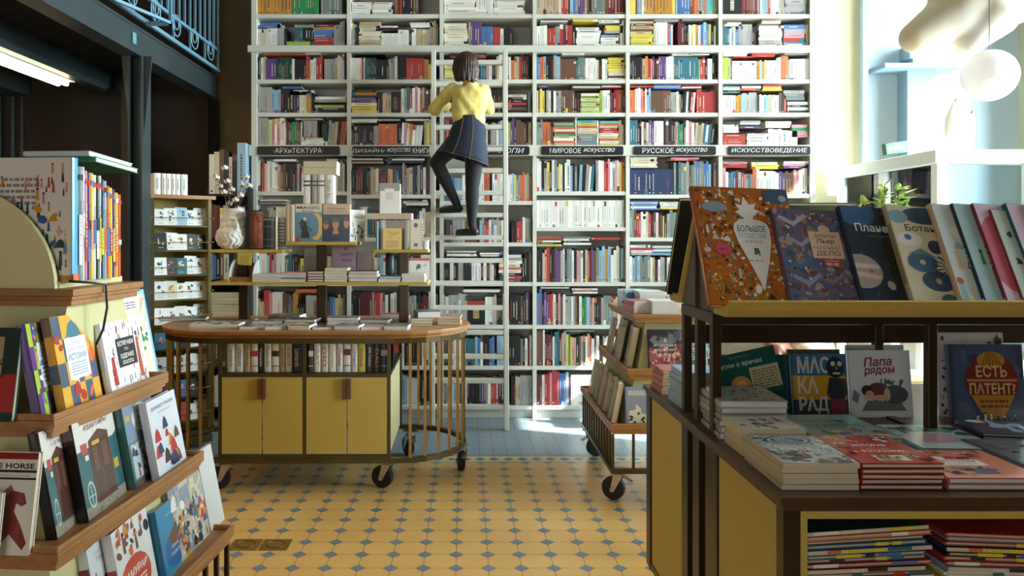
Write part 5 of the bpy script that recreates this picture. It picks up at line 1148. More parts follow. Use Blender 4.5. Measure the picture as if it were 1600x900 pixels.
# near face
def front_book(px0, px1, Y, z, h, lean, c, label, art, t_=.02, turn=0, roll=0, **k):
    return book(pose((X_(px0, Y), Y, z+.001), k.pop('yaw', 0), lean, roll, turn), X_(px1, Y)-X_(px0, Y), h, t_, col(c), label, art, **k)
front_book(-70, 50, 2.03, z3_, .262, 10, 'e0d8c8', 'white book with a red horse picture, leaning on the near face of the stepped display', [('r', 0, .93, 1, 1, '8a2018'), ('r', 0, 0, 1, .93, 'd8d0c0'), ('t', 'ENTIRE HORSE', .53, .865, .86, '1a1a1a', .055, 0, .03), ('r', 0, .80, 1, .825, 'K'), ('l', .1, .765, .9, .785, 1, 'G'), ('r', 0, .73, 1, .75, 'K'),
  ('p', [(.45, .1), (.5, .42), (.6, .55), (.66, .64), (.72, .62), (.86, .6), (.9, .5), (.84, .47), (.76, .5), (.74, .42), (.84, .3), (.95, .12), (.9, .05), (.7, .2), (.5, .02)], '7a2418'), ('p', [(.5, .42), (.55, .6), (.66, .68), (.7, .64), (.6, .55)], 'a86a34')], .02, yaw=-4.5, spine=None, group=g)
front_book(-60, -4, 1.985, z3_, .17, 9, 'W', 'small white book standing in front of the red horse book', None, .012, yaw=-4.5, group=g)
front_book(-70, 22, 2.155, z2_, .262, 10, '2f5a50', 'green-edged book with cream card and handwriting on the upper near face', [('r', 0, 0, 1, 1, '28382e'), ('r', 0, .28, .72, .9, 'a8906a'), ('p', [(.55, .1), (1, .1), (1, .5), (.62, .5)], 'a8342c'), ('t', 'моя', .60, .62, .3, 'K', .08, 0, 0, .3), ('t', 'моей', .60, .5, .4, 'K', .08, 0, 0, .3), ('p', [(.5, .05), (.8, .05), (.7, .3), (.5, .3)], '6a7a4a')], .018, yaw=-4.5, spine=None, group=g)
# holder with arch and the row of tall books
q = []
xa, xb = -2.2, -1.385
arc = [(xb-.05-.38*(1-math.sin(PI/2*i/14)), zT+.001+.0+.0+.33*math.cos(PI/2*i/14)) for i in range(15)]
pl = [(xa, zT+.0005)]+[(xb-.05, zT+.0005)]+[(x, z) for x, z in reversed(arc)][1:]+[(xa, zT+.331)]
hd = MB().prism(pl, 2.245, 2.262, ax='Y').build('arch_panel', 'yellowl', t, fixn=True)
MB().box(xa, xb-.045, 2.2625, 2.63, zT+.0005, zT+.02).build('holder_floor', 'yellowl', t)
y = 2.275
rowb = [(.032, .385, .30, 'd8cfc4', 'big white book of small coloured drawings, cover towards the viewer'), (.022, .36, .27, 'S', 'grey spine'), (.012, .36, .27, 'dfe6f2', 'white and blue spine'), (.016, .35, .26, 'P', 'pink spine'), (.016, .345, .26, 'V', 'violet patterned spine'), (.018, .345, .26, 'd8b83a', 'yellow patterned spine'), (.016, .34, .26, 'W', 'white spine'), (.018, .335, .26, '2a3a2c', 'black-green spine'),
        (.012, .34, .26, 'W', 'narrow white spine'), (.016, .33, .25, 'N', 'navy patterned spine'), (.018, .325, .25, 'I', 'light blue spine'), (.018, .31, .25, 'O', 'orange spine'), (.018, .305, .25, 'Y', 'yellow spine'), (.016, .30, .25, 'V', 'purple spine'), (.02, .29, .24, 'd8b040', 'golden spine'), (.02, .285, .24, 'O', 'last orange spine')]
x1 = -1.40
for i, (tk, h, w, c, lb) in enumerate(rowb):
    # spine towards +x: yaw 180 puts spine at +x and the cover to +y; the first one shows its back towards the viewer
    M = RM @ Matrix.Translation((x1, y+tk, zT+.0205)) @ Matrix.Rotation(PI, 4, 'Z')
    rn = random.Random(i)
    sp = [('r', rn.uniform(.1, .4), rn.uniform(.45, .6), rn.choice('WYRBO')), ('t', rn.choice(['история', 'сказки', 'большая книга', 'город', 'атлас']), .5, .4, rn.choice(['K', 'W', 'N']), .4), ('r', .88, .93, rn.choice('RBWK'))] if i else [('r', 0, .06, 'O')]
    o = book(M, w, h, tk-.0008, col(c), (lb if not i else 'tall book with '+lb+', %s in the row behind the white book' % ordn(i)), None, sp, 'row of tall books on the left display', spc=col('48a0d0') if i == 0 else None, page='paperw')
    if i == 0:
        a_ = [('l', .05, .62, .62, .86, 5, '8a8078')]+[('n', 85, ['2f5a8a', 'c98a1e', '1f4438', 'b84a34', 'd8b048', '8a5a3a', 'c98a88', '3a3a3a'], .042, (.05, .04, .96, .96), k_) for k_ in ('f',)]+[('n', 60, ['2f5a8a', 'c98a1e', 'b07a4a', '1f4438', 'd09a90', '5a8a9a'], .05, (.05, .04, .96, .60))]+[('r', .82, 0, 1, .05, 'b87a2e')]
        ob = art_mb(w, h, a_, 77); ob.v = [tuple(Matrix.Translation((w, tk-.0008, 0)) @ Matrix.Rotation(PI, 4, 'Z') @ Vector(v)) for v in ob.v]
        ob.build('cover_print', 'gloss', o)
    y += tk
zt = zT+.0205+.366
for i, (c, tk, lb) in enumerate((('2f7a56', .018, 'green flat book lying on top of the row of tall books'), ('c0c4c4', .016, 'pale grey flat book lying above the green one'))):
    M = RM @ Matrix.Translation((-1.37-.01*i, 2.36-.02*i, zt+tk+.012)) @ Matrix.Rotation(PI/2, 4, 'Z') @ Matrix.Rotation(R(-3.2), 4, 'Y').inverted() @ Matrix.Rotation(-PI/2, 4, 'X')
    book(M, .27, .22, tk, col(c), lb, [('l', .1, .02, .9, .08, 1, 'W')], None, g, page='paperw'); zt += tk
t = thing('power_cable', 'thin black cable hanging over the wooden top edge of the left display', 'cable', RM @ Vector((-1.352, 2.39, zT-.2)))
MB().tube([RM @ Vector((x, y, z)) for x, y, z in ((-1.40, 2.265, zT+.022), (-1.372, 2.35, zT+.012), (-1.352, 2.385, zT+.004), (-1.350, 2.39, zT-.07), (-1.358, 2.38, zT-.14), (-1.385, 2.385, zT-.19))], .004, 8).build('cord', 'black', t, world=True, smooth=True)
# ---------------- middle right stepped display
t = MD = thing('stepped_display', 'low stepped yellow book display on wheels between bookcase and right foreground unit', 'display stand', (1.5, 5.4, 0))
mT, m2, m3 = (1.105, 2.3, 5.02, 5.94), (1.045, 2.36, 4.93, 6.0), (.915, 2.48, 4.83, 6.08)
yT, y2, y3 = 1.19, .835, .505
def trw(r, z, nm, **k):
    o = tray(t, r, z, nm, **k); o.data.transform(t.matrix_basis.inverted())
trw(mT, yT, 'top_board', m='oakx', top=True); trw(m2, y2, 'ledge', m='oakx'); trw(m3, y3, 'ledge', m='oakx')
for rb, zb_, rt_, zt_, i1, i2 in ((m2, y2+.0005, mT, yT-.0525, .09, .10), (m3, y3+.0005, m2, y2-.0525, .11, .06)):
    q = MB(); frustum(q, rb[0]+i1, rb[1]-i1, rb[2]+i1, rb[3]-i1, zb_, rt_[0]+i2, rt_[1]-i2, rt_[2]+i2, rt_[3]-i2, zt_); q.build('panel', 'yellowl', t, world=True)
x0, x1, y0, y1 = m3
for k in range(13):
    y = y0+.025+k*(y1-y0-.05)/12; MB().box(x0+.014, x0+.03, y-.008, y+.008, .235, y3-.053).build('cage_bar', 'olive', t, world=True)
for k in range(1, 13):
    x = x0+.025+k*(x1-x0-.05)/12; MB().box(x-.008, x+.008, y0+.014, y0+.03, .235, y3-.053).build('cage_bar', 'olive', t, world=True)
q = MB()
for a in ((x0+.008, x0+.038, y0+.008, y1-.008), (x1-.038, x1-.008, y0+.008, y1-.008), (x0+.0381, x1-.0381, y0+.008, y0+.038), (x0+.0381, x1-.0381, y1-.038, y1-.008)): q.box(*a, .205, .235)
q.build('lower_frame', 'olive', t, world=True)
for x, y, a in ((1.0, 4.96, 150), (.98, 5.95, 20), (2.35, 4.96, 90), (2.35, 5.95, 60)): caster(t, x, y, .205, a)
g = 'books on the middle stepped display'
def left_book(Yfar, w, z, xl, h, c, label, art=None, t_=.03, lean=11, turn=-7):
    M = Matrix.Translation((xl, Yfar, z+.001)) @ Matrix.Rotation(-PI/2, 4, 'Z') @ Matrix.Rotation(R(-lean), 4, 'X') @ Matrix.Rotation(R(turn), 4, 'Z')
    return book(M, w, h, t_, col(c), label, art, None, g, seed=int(Yfar*100))
left_book(5.86, .20, y2, 1.075, .26, '9a4a40', 'dark red book farthest on the upper left ledge of the middle display', [('n', 10, ['K', 'P'], .1, (.1, .1, .9, .9))])
left_book(5.62, .18, y2, 1.10, .28, '6a7274', 'dark grey book behind the beige one on the middle display', [('n', 10, ['W', 'K'], .1, (.1, .1, .9, .9))])
left_book(5.52, .19, y2, 1.07, .24, 'a09078', 'beige-grey book on the upper left ledge of the middle display', [('n', 10, ['W', 'Z'], .12, (.1, .1, .9, .9))])
left_book(5.24, .17, y2, 1.085, .27, 'b0a49a', 'nearest white-edged book on the upper left ledge of the middle display', [('n', 10, ['Z', 'K'], .12, (.1, .1, .9, .9))], .04)
for yy, c, cw, h in ((5.98, 'b8a890', 'tan', .25), (5.80, '8a9294', 'grey-blue', .25), (5.62, '55585a', 'dark grey', .27), (5.42, '8a4a48', 'red-brown', .25), (5.22, '6a6a6c', 'charcoal', .26), (5.07, '9a9088', 'grey-beige', .26)):
    left_book(yy, .19 if yy > 5.1 else .16, y3, .955+(.008 if yy > 5.7 else 0), h, c, '%s book leaning on the low left ledge of the middle display' % cw, [('n', 12, ['K', 'W', 'Z'], .12, (.1, .1, .9, .9)), ('l', .15, .7, .85, .85, 2, 'W')], .035)
front_book(1015, 1068, 4.985, y2, .262, 9, '2a2428', 'dark and pink photographic book face-out on the middle display', [('r', 0, 0, 1, .5, '9a5058'), ('n', 60, ['c8686a', 'd8a088', '5a3038', '3a3038', '8a4048'], .09, (.03, .05, .97, .6)), ('n', 16, ['4a4a54', '6a6a74'], .12, (.05, .65, .95, .95)), ('t', 'В', .5, .72, .08, 'W', .07), ('t', 'БУДУЩЕЕ', .5, .60, .66, 'W', .06), ('t', 'ВОЗЬМУТ', .5, .49, .62, 'W', .06), ('t', 'НЕ ВСЕХ', .5, .38, .5, 'W', .05)], .03, group=g)
front_book(1078, 1116, 4.985, y2, .25, 9, 'b8ccd4', 'pale blue book with white sideways lettering behind the dark posts', [('r', 0, 0, .4, 1, '4a5a68'), ('t', 'МОРГОН', .2, .5, .75, 'W', .12, -PI/2), ('n', 12, ['I', 'S', 'T'], .14, (.5, .1, .95, .9))], .03, group=g)
front_book(979, 1018, 4.885, y3, .235, 9, '8890a4', 'lilac-grey book with a white castle on the low front ledge', [('l', .1, .78, .9, .92, 3, 'W'), ('p', [(.1, .05), (.9, .05), (.95, .25), (.6, .3), (.6, .42), (.4, .55), (.4, .4), (.12, .35)], 'd8d0c0'), ('n', 12, ['Z', 'Q', 'K'], .06, (.1, .05, .9, .3), 's')], .03, group=g)
for (a, b_, y, n_, c, tk, lb, yw) in ((958, 990, 5.10, 5, 'a8404a', .016, 'red-edged white book, @ of the front pile on the middle display', 6), (1020, 1062, 5.06, 5, 'e4e4e4', .017, 'white book, @ of the right front pile on the middle display', 0), (1000, 1040, 5.45, 6, 'dcdcdc', .02, 'white book, @ of the taller back pile on the middle display', 0), (1046, 1090, 5.45, 5, 'd4d0cc', .02, 'pale book, @ of the back right pile on the middle display', 4)):
    stack(max(1.125, X_(a, y)), y, yT+.0005, [(col(c), tk)]*n_, X_(b_, y)-X_(a, y), .21, lb, g, yaw=yw, page='paperw', seed=a)
book(pose((X_(958, 5.62)+.04, 5.62, yT+.001), 0, 12), .21, .13, .02, col('c8d8e4'), 'pale blue book with a dark blue flower standing at the back of the middle display', [('e', .55, .5, .2, .3, '2a5a9a', .3), ('e', .7, .4, .15, .2, '3a6aaa'), ('t', 'ТИ', .08, .8, .12, 'R', .2), ('n', 12, ['I', 'B'], .1, (.1, .1, .9, .9))], None, g)
# ================================================================ RIGHT FOREGROUND UNIT
t = RU = thing('display_counter', 'large dark wood and yellow book counter filling the right foreground', 'counter', (2.0, 2.8, 0))
UX0, UX1, UY0, UY1, UZ = .838, 3.3, 2.02, 3.54, 1.02
q = MB().box(UX0-.015, UX1, UY0-.015, UY1+.01, UZ-.022, UZ); q.box(UX0-.005, UX1-.01, UY0-.005, UY1, UZ-.040, UZ-.022); q.build('worktop', 'darkwood', t, world=True, bevel=.003)
zb = .2; zt = UZ-.041
def Yl(px): return .845*F/(px-726)
bx = [(1010, 1018), (1068, 1077), (1085, 1095), (1105, 1123)]
for a, b_ in bx: MB().box(UX0, UX0+.03, Yl(b_), min(UY1, Yl(a)), zb, zt).build('corner_post' if a == 1010 else 'side_post', 'bronze', t, world=True)
MB().box(UX0, UX0+.045, UY0, UY0+.045, zb, zt).build('corner_post', 'bronze', t, world=True)
for a, b_ in ((1019, 1067), (1124, 1222)): MB().box(UX0+.006, UX0+.02, Yl(b_), Yl(a), zb+.03, zt).build('side_panel', 'yellow', t, world=True)
MB().box(UX0+.03, UX0+.04, 2.56, 2.95, zb+.03, zt).build('inner_back', 'dark', t, world=True)
MB().box(UX0+.002, UX0+.032, UY0+.046, UY1, zb-.0, zb+.029).build('lower_rail', 'bronze', t, world=True)
MB().box(UX0+.046, UX1, UY0+.002, UY0+.032, zb-.0, zb+.029).build('lower_rail', 'bronze', t, world=True)
ox0, ox1 = .903, 2.05
q = MB(); q.box(ox0-.018, ox0, UY0+.003, UY0+.5, .62, .977); q.box(ox0, ox1, UY0+.003, UY0+.5, .957, .977); q.box(ox1, ox1+.018, UY0+.003, UY0+.5, .62, .977); q.box(ox0-.018, ox1+.018, UY0+.003, UY0+.5, .60, .6199)
q.build('shelf_box', 'yellow', t, world=True)
MB().box(ox0, ox1, UY0+.49, UY0+.5, .62, .957).build('shelf_back', 'dark', t, world=True)
MB().box(ox0-.018, ox1+.018, UY0+.006, UY0+.02, zb+.03, .598).build('door', 'yellow', t, world=True)
MB().box(ox1+.03, UX1, UY0+.003, UY0+.02, zb+.03, zt).build('front_panel', 'yellow', t, world=True)
MB().box(UX0+.03, UX1, UY1-.02, UY1-.002, zb+.03, zt).build('rear_panel', 'yellow', t, world=True)
for x, y in ((.9, 3.45), (.9, 2.1), (3.2, 3.45), (3.2, 2.1)): caster(t, x, y, .2, 200)
# thin books in the open shelf
L1 = ['C', 'C', 'W', 'B', 'W', 'K', 'T', 'V', 'T', 'R', 'M', 'R', 'Z', 'M', 'Z', 'R', 'M', 'T', 'B', 'T', 'F', 'O', 'F']; L2 = ['W', 'K', 'Z', 'R', 'W', 'K', 'W', 'F', 'K', 'E', 'O', 'Y', 'Y', 'W', 'I', 'R', 'R', 'K', 'N', 'R', 'S', 'R']
cnm = dict(CN); cnm['K'] = 'black'
for nm, LL, xx, wv, tl, tk in (('left', L1, .912, .34, 4, .0125), ('right', L2, 1.29, .36, -2.5, .0125)):
    z = .6205
    for i, c in enumerate(LL):
        k_ = i/len(LL); tt = tl*k_
        M = Matrix.Translation((xx+.004*math.sin(i*2.3), UY0+.035+.004*math.sin(i*1.7), z+tk+(.0 if tl > 0 else wv*math.sin(R(-tt))))) @ Matrix.Rotation(R(-tt), 4, 'Y') @ Matrix.Rotation(-PI/2, 4, 'X')
        o = book(M, wv-.012*(i % 3), .26, tk-.0012, jc(c, .05), '%s thin flat book, %s from top of the %s pile inside the counter' % (cnm[c], ordn(len(LL)-i), nm), None, None, 'thin books inside the counter', hard=(i % 4 != 2))
        s_ = MB(); rn = random.Random(i); x = .02
        while x < wv-.06: w_ = rn.uniform(.02, .07); s_.add([(x, -.003+.003, -.0016), (x+w_, 0, -.0016), (x+w_, tk-.0035, -.0016), (x, tk-.0035, -.0016)], [(0, 1, 2, 3)], rn.choice('WCTRYBKO')) if rn.random() < .45 else None; x += w_+.01
        if s_.v: s_.build('spine_print', 'gloss', o)
        z += tk
# riser with gabled top
t = thing('gabled_riser', 'dark-posted riser with a yellow gabled book ledge standing on the counter', 'shelf', (2.0, 2.81, UZ))
zr = 1.40; YA, YM_, YB_ = 2.64, 2.81, 2.98
for x in (.846, 1.585, 2.5):
    for y in (YA, YM_, YB_):
        if y == YM_ and x > 1: continue
        MB().box(x, x+.032, y-.016, y+.016, UZ+.0005, zr).build('post', 'bronze', t, world=True, bevel=.002)
    MB().box(x, x+.032, YA-.03, YB_+.03, UZ+.0005, UZ+.006).build('foot_plate', 'bronze', t, world=True)
q = MB(); q.box(.846, 3.2, YA-.02, YA+.02, zr+.0005, zr+.04); q.box(.846, 3.2, YB_-.02, YB_+.02, zr+.0005, zr+.04); q.box(.846, .88, YA+.0205, YB_-.0205, zr+.0005, zr+.04); q.build('top_frame', 'bronze', t, world=True)
MB().box(.88, 3.2, YB_-.012, YB_+.012, 1.29, 1.36).build('rear_beam', 'bronze', t, world=True)
gz = zr+.041; apx, az = YM_, 1.93
def slope_plank(y0, z0, y1, z1, th):
    d = Vector((0, y1-y0, z1-z0)).normalized(); n_ = Vector((0, -d.z, d.y))
    if (y1-y0) < 0: n_ = -n_
    q = MB(); a = [Vector((0, y0, z0)), Vector((0, y1, z1)), Vector((0, y1, z1))-n_*th, Vector((0, y0, z0))-n_*th]
    q.add([v+Vector((x, 0, 0)) for x in (.842, 3.2) for v in a], [(0, 1, 2, 3), (7, 6, 5, 4), (0, 4, 5, 1), (1, 5, 6, 2), (2, 6, 7, 3), (3, 7, 4, 0)]); return q
slope_plank(2.585, gz+.03, 2.785, 1.78, .014).build('sloping_board', 'yellow', t, world=True, fixn=True)
slope_plank(3.035, gz+.03, 2.835, 1.78, .014).build('sloping_board', 'yellow', t, world=True, fixn=True)
MB().prism([(2.61, gz+.001), (3.01, gz+.001), (2.83, 1.755), (2.79, 1.755)], .852, .862, ax='X').build('gable_end', 'olive', t, world=True, fixn=True)
MB().box(.842, .85, YM_-.006, YM_+.006, gz, 1.76).build('gable_rod', 'bronze', t, world=True)
MB().prism([(2.60, gz), (2.475, gz+.0), (2.455, gz+.022), (2.44, gz+.052), (2.45, gz+.056), (2.475, gz+.034), (2.60, gz+.03)], .842, 3.2, ax='X').build('front_ledge', 'yellow', t, world=True, fixn=True)
MB().prism([(3.02, gz), (3.145, gz+.0), (3.165, gz+.022), (3.18, gz+.052), (3.17, gz+.056), (3.145, gz+.034), (3.02, gz+.03)], .842, 3.2, ax='X').build('rear_ledge', 'yellow', t, world=True, fixn=True)
# books leaning on the front slope
g = 'large books on the gabled riser'
LN = 28
def gab(px0, w, h, c, label, art, tk=.022, turn=5, Y=2.50, **k):
    X = X_(px0, Y)
    return book(pose((X, Y-.0, gz+.037+.0), 0, LN, 0, turn), w, h, tk, col(c), label, art, k.pop('spine', None), g, **k)
CARROT = [('r', 0, 0, 1, 1, 'b0601e'), ('n', 260, ['c07a24', '8a4a1c', 'c8641e', '6a3a1c', '9a7a2c', 'b84a20'], .035, (.02, .02, .98, .98)), ('n', 420, ['d8d0bc', '8a9aa0', '2a2a2e', '4a6a80', 'c8a83a', '7a3a2a', 'e0dcd0', '6a7a3a'], .021, (.03, .03, .97, .97)), ('n', 34, ['e4e0d4', 'b8c0c4', '3a3430', 'd8c8a0'], .036, (.03, .03, .97, .97)), ('e', .88, .93, .14, .07, '3a5a78'), ('e', .93, .91, .04, .03, 'a0b0b8'), ('e', .2, .82, .13, .045, '8a9aa8'),
  ('p', [(.50, .72), (.41, .78), (.46, .80), (.42, .85), (.49, .84), (.52, .92), (.57, .845), (.64, .86), (.61, .81), (.67, .79), (.60, .76), (.58, .72)], 'e4e2e4'), ('p', [(.36, .63), (.38, .68), (.44, .715), (.54, .725), (.64, .71), (.71, .68), (.73, .63), (.72, .52), (.66, .35), (.60, .22), (.565, .13), (.55, .13), (.53, .2), (.46, .36), (.385, .52)], 'e4e2e4'),
  ('t', 'БОЛЬШОЕ', .545, .635, .29, '2a6a88', .055, 0, .02), ('t', 'ПУТЕШЕСТВИЕ', .545, .575, .28, '3a8aa8', .042), ('t', 'ВО ВРЕМЕНИ', .545, .525, .18, 'b84a3a', .022), ('n', 6, ['4a7a3a', '2a2a2a'], .03, (.52, .42, .58, .48)), ('l', .46, .36, .6, .38, 1, 'G'), ('e', .22, .455, .075, .045, 'd04a78'), ('t', 'книга', .22, .455, .1, '5a1a34', .02)]
gab(1110, .345, .455, '9a4028', 'largest book, orange crowded cover with white carrot, left end of the gabled riser', CARROT, .026, 4, seed=2)
PIER = [('r', 0, 0, 1, 1, '5a5a78'), ('n', 170, ['4a5a8a', '8a5a6a', '5a4a5a', 'a08a88', '3a4a6a', '8a7a5a', '6a4038'], .06, (.02, .02, .98, .98))]+[('p', [(a, b_), (a+.2, b_-.09), (a+.4, b_+.02), (a+.36, b_+.05), (a+.2, b_-.04), (a+.03, b_+.03)], c) for a, b_, c in ((.05, .9, 'a8a0b8'), (.5, .84, '4a6a9a'), (.02, .45, '3a6a9a'), (.4, .3, '8a6a8a'), (.08, .28, '7a8ab0'), (.55, .15, '6a5a7a'), (.1, .68, '8a94b0'))]+[('n', 60, ['c8b8b0', 'b87a5a', '3a2a34', 'd0c8c8'], .022, (.02, .02, .98, .98)),
  ('r', .42, .48, .84, .76, 'd8b8a4'), ('e', .64, .785, .08, .045, 'd8b8a4'), ('t', 'Детектив', .63, .715, .30, '3a2a2a', .045, 0, 0, .2), ('t', 'Пьер', .63, .655, .24, '2a2020', .06, 0, .01, .2), ('t', 'РАСПУТЫВАЕТ', .63, .59, .36, '7a3a34', .03), ('t', 'ДЕЛО', .63, .53, .32, '3a2a2c', .06), ('r', .54, .40, .78, .475, 'b03a3e'), ('t', 'в поисках', .66, .455, .18, 'W', .015), ('l', .57, .41, .75, .44, 2, 'W')]
gab(1238, .265, .365, '5a3a4a', 'violet-blue maze cover book with pink title panel, right of the carrot book', PIER, .022, 5, seed=4)
PLAN = [('r', 0, 0, 1, 1, '16263e'), ('e', .95, .5, .5, .9, '0e0e12', 0), ('e', .2, .93, .26, .14, '2a5a8a'), ('n', 60, ['c8c8d0', '8a9ab0', 'd8b090'], .006, (.1, .1, .98, .98), 'e'), ('e', .08, .33, .27, .17, '9a8a88'), ('p', [(0, .28), (.3, .25), (.33, .29), (0, .33)], 'b8a8a0'), ('p', [(0, .36), (.33, .36), (.31, .40), (0, .41)], 'c0b4b0'), ('e', .2, .33, .03, .02, 'a85a3a'), ('e', .42, .2, .05, .045, 'a8a09a', .4), ('e', .75, .1, .3, .13, '0c1220'), ('e', .75, .1, .28, .12, '18202c'), ('t', 'Планеты', .45, .78, .62, 'd8e0e4', .085, 0, .012), ('l', .3, .69, .6, .7, 1, '8a9ab0')]
gab(1352, .27, .375, '16263a', 'dark blue book with planets and white title', PLAN, .024, 7, seed=5)
BOT = [('r', 0, 0, 1, 1, 'ccc0a8'), ('e', .5, .90, .32, .09, '2c4a60'), ('e', .12, .88, .14, .07, '7a9aa8'), ('t', 'Ботаникум', .58, .76, .80, '1e2428', .085, 0, .012), ('l', .2, .70, .8, .705, 1, 'G'), ('e', .2, .65, .17, .07, 'd8d4d0'), ('e', .18, .67, .05, .03, '4a6aa0'), ('e', .52, .58, .10, .07, '2a3450', .5), ('e', .63, .62, .06, .05, '1e2a38'), ('n', 20, ['8a3a34', 'a85a4a'], .03, (.68, .5, .82, .64)), ('e', .28, .42, .2, .10, '3a5a80'), ('e', .28, .42, .04, .025, 'c8b890'), ('e', .42, .24, .22, .10, '2c4468'), ('e', .42, .24, .04, .03, 'b0a070'), ('p', [(.12, .5), (.3, .56), (.52, .46), (.3, .5)], '5a7a88'), ('e', .5, .06, .12, .06, '4a6a70')]+[('p', [(.66, .38), (.66+.26*math.cos(i*.42), .38+.13*math.sin(i*.42)), (.66+.26*math.cos(i*.42+.14), .38+.13*math.sin(i*.42+.14))], '28382e') for i in range(15)]+[('p', [(.85, .16), (.85+.3*math.cos(i*.6), .16+.13*math.sin(i*.6)), (.85+.3*math.cos(i*.6+.12), .16+.13*math.sin(i*.6+.12))], '3a4438') for i in range(10)]
gab(1430, .27, .38, 'b8a888', 'cream botanical book with dark blue flowers and palm leaves', BOT, .026, 8, seed=6, spine=[('r', .2, .8, '9a8c6c')])
for px, c, sc_, lb, a in ((1506, 'c8a884', '3a7a88', 'light blue and cream map book with teal spine bands', [('r', 0, 0, 1, 1, 'c8d0d4'), ('n', 26, ['8ab0c0', 'd0b090', 'b0543a', 'e4dccc'], .13, (.05, .05, .95, .95))]), (1543, '1e3444', '1e3444', 'pale turquoise book with dark navy spine', [('r', 0, 0, 1, 1, 'a0c0c8'), ('t', 'Из', .5, .78, .3, 'W', .12, 0, 0, .3), ('e', .6, .3, .35, .3, '88a8c8'), ('n', 8, ['K', 'E'], .08, (.1, .2, .8, .6))]),
                          (1577, '7a2430', '7a2430', 'pink and lilac book with dark red spine', [('r', 0, 0, 1, 1, 'd0b8cc'), ('t', 'Д', .45, .72, .2, 'W', .1), ('e', .3, .5, .4, .4, 'c85a70'), ('r', .4, 0, 1, .4, 'c0c8dc')]), (1603, '8a3434', '8a3434', 'pale grey-green book with narrow red spine', [('r', 0, 0, 1, 1, 'b8c8c4'), ('n', 20, ['K', 'Z', 'T'], .07, (.1, .1, .9, .9))]),
                          (1632, '1f5a68', '1f5a68', 'lilac book with teal spine near the right picture edge', [('r', 0, 0, 1, 1, 'd0b4cc'), ('n', 12, ['M', 'B'], .1, (.1, .1, .9, .9))]), (1668, '16242c', '16242c', 'black-spined rose book at the right picture edge', [('r', 0, 0, 1, 1, 'c8405a')]), (1716, 'M', 'M', 'maroon book beyond the right picture edge', [])):
    gab(px, .26, .385 if px != 1603 else .36, c, lb, a, .024, 9, seed=px, spine=[('t', 'КНИГА', .5, .3, 'C', .5), ('r', .02, .06, 'W')])
book(pose((1.12, 3.135, gz+.037), 180, 28), .30, .42, .025, col('1c1a1e'), 'dark book leaning on the rear slope of the gabled riser', None, None, g)
book(pose((1.50, 3.135, gz+.037), 180, 28), .30, .40, .025, col('4a5a6a'), 'slate blue book on the rear slope of the gabled riser', None, None, g)
# ---- on the counter
g = 'books lying on the counter'; z = UZ+.0005
A1 = [('r', 0, .0, 1, 1, 'a8acb0'), ('n', 120, ['3a3a40', '8a9094', '6a5a4a', 'e0e0e0'], .05, (.02, .02, .98, .98)), ('e', .5, .80, .33, .15, '2a4a7a'), ('e', .5, .80, .29, .12, 'd8dce4'), ('e', .5, .80, .25, .10, '2a4a7a'), ('t', 'ВСЕ', .42, .82, .16, 'W', .09), ('t', 'БЕЛ', .58, .78, .16, 'W', .08), ('t', 'КНИГА', .45, .48, .45, 'd8dadc', .13, 0, .02), ('n', 20, ['7a3a2a', '5a6a4a', '4a4a4c'], .09, (.05, .05, .95, .35))]
stack(.852, 2.062, z, [(col('b8a68a'), .0145)]*5, .205, .285, 'cream-edged paperback, @ of the near left corner pile on the counter', g, arts=A1, seed=41, jit=1.2)
A2 = [('r', 0, 0, 1, 1, 'b03024'), ('t', 'ИСТОРИЯ', .50, .62, .44, 'e8dcd0', .09, 0, .02), ('t', 'советской', .52, .51, .36, 'd8b070', .06), ('t', 'ФОТОГРАФИИ', .55, .41, .56, 'e8dcd0', .09, 0, .02), ('n', 26, ['C', 'O', '7a2a24', 'J', 'K'], .055, (.04, .74, .96, .96)), ('r', .28, .08, .68, .26, 'c8c0a8'), ('n', 18, ['S', 'C', 'Z', 'O'], .06, (.3, .1, .66, .24)), ('n', 10, ['C', 'G', 'K'], .06, (.72, .1, .96, .3)), ('n', 8, ['C', 'K'], .05, (.04, .25, .2, .7))]
stack(1.066, 2.06, z, [('8a2420', .0142)]*5, .222, .29, 'red book, @ of the red pile beside the cream-edged paperbacks', g, arts=A2, hard=True, seed=43, jit=1)
A3 = [('r', 0, 0, 1, 1, 'cc7a66'), ('r', .2, .42, .7, .62, 'e8dcdc'), ('t', 'истории', .45, .56, .38, 'b84a54', .07, 0, .015), ('t', 'о героях', .45, .47, .3, 'b84a54', .05), ('n', 20, ['Z', '5a6a8a', 'W', 'R', '4a4a3a'], .06, (.08, .66, .92, .92)), ('n', 14, ['4a5a7a', 'K', '6a7a4a'], .07, (.1, .06, .7, .36))]
stack(1.298, 2.06, z, [('b0604e', .017)]*2, .26, .27, 'salmon pink book, @ of the low pile right of the red pile', g, arts=A3, hard=True, seed=45, jit=1, page='paperw')
stack(1.60, 2.14, z, [('5a6470', .014)]*2, .28, .34, 'grey-blue glossy book, @ of the pair right of the salmon books', g, hard=True, seed=46, jit=1, arts=[('n', 30, ['6a7480', '4a545e'], .15, (.1, .1, .9, .9))])
stack(.862, 2.375, z, [(col('c8b08a'), .021)]*4, .20, .17, 'thick cream paperback, @ of the pile between patterned and wrapped books', g, seed=47, arts=[('r', 0, 0, 1, 1, 'd4ccc0'), ('n', 12, ['K', 'Q'], .1, (.1, .1, .9, .8)), ('t', 'КОД', .7, .6, .3, 'K', .2)], jit=2)
A4 = [('r', 0, 0, 1, 1, 'b4b0a8'), ('n', 70, ['2a2a2c', '3a3a3c', '4a4a4a'], .045, (.04, .04, .96, .96), 'e')]
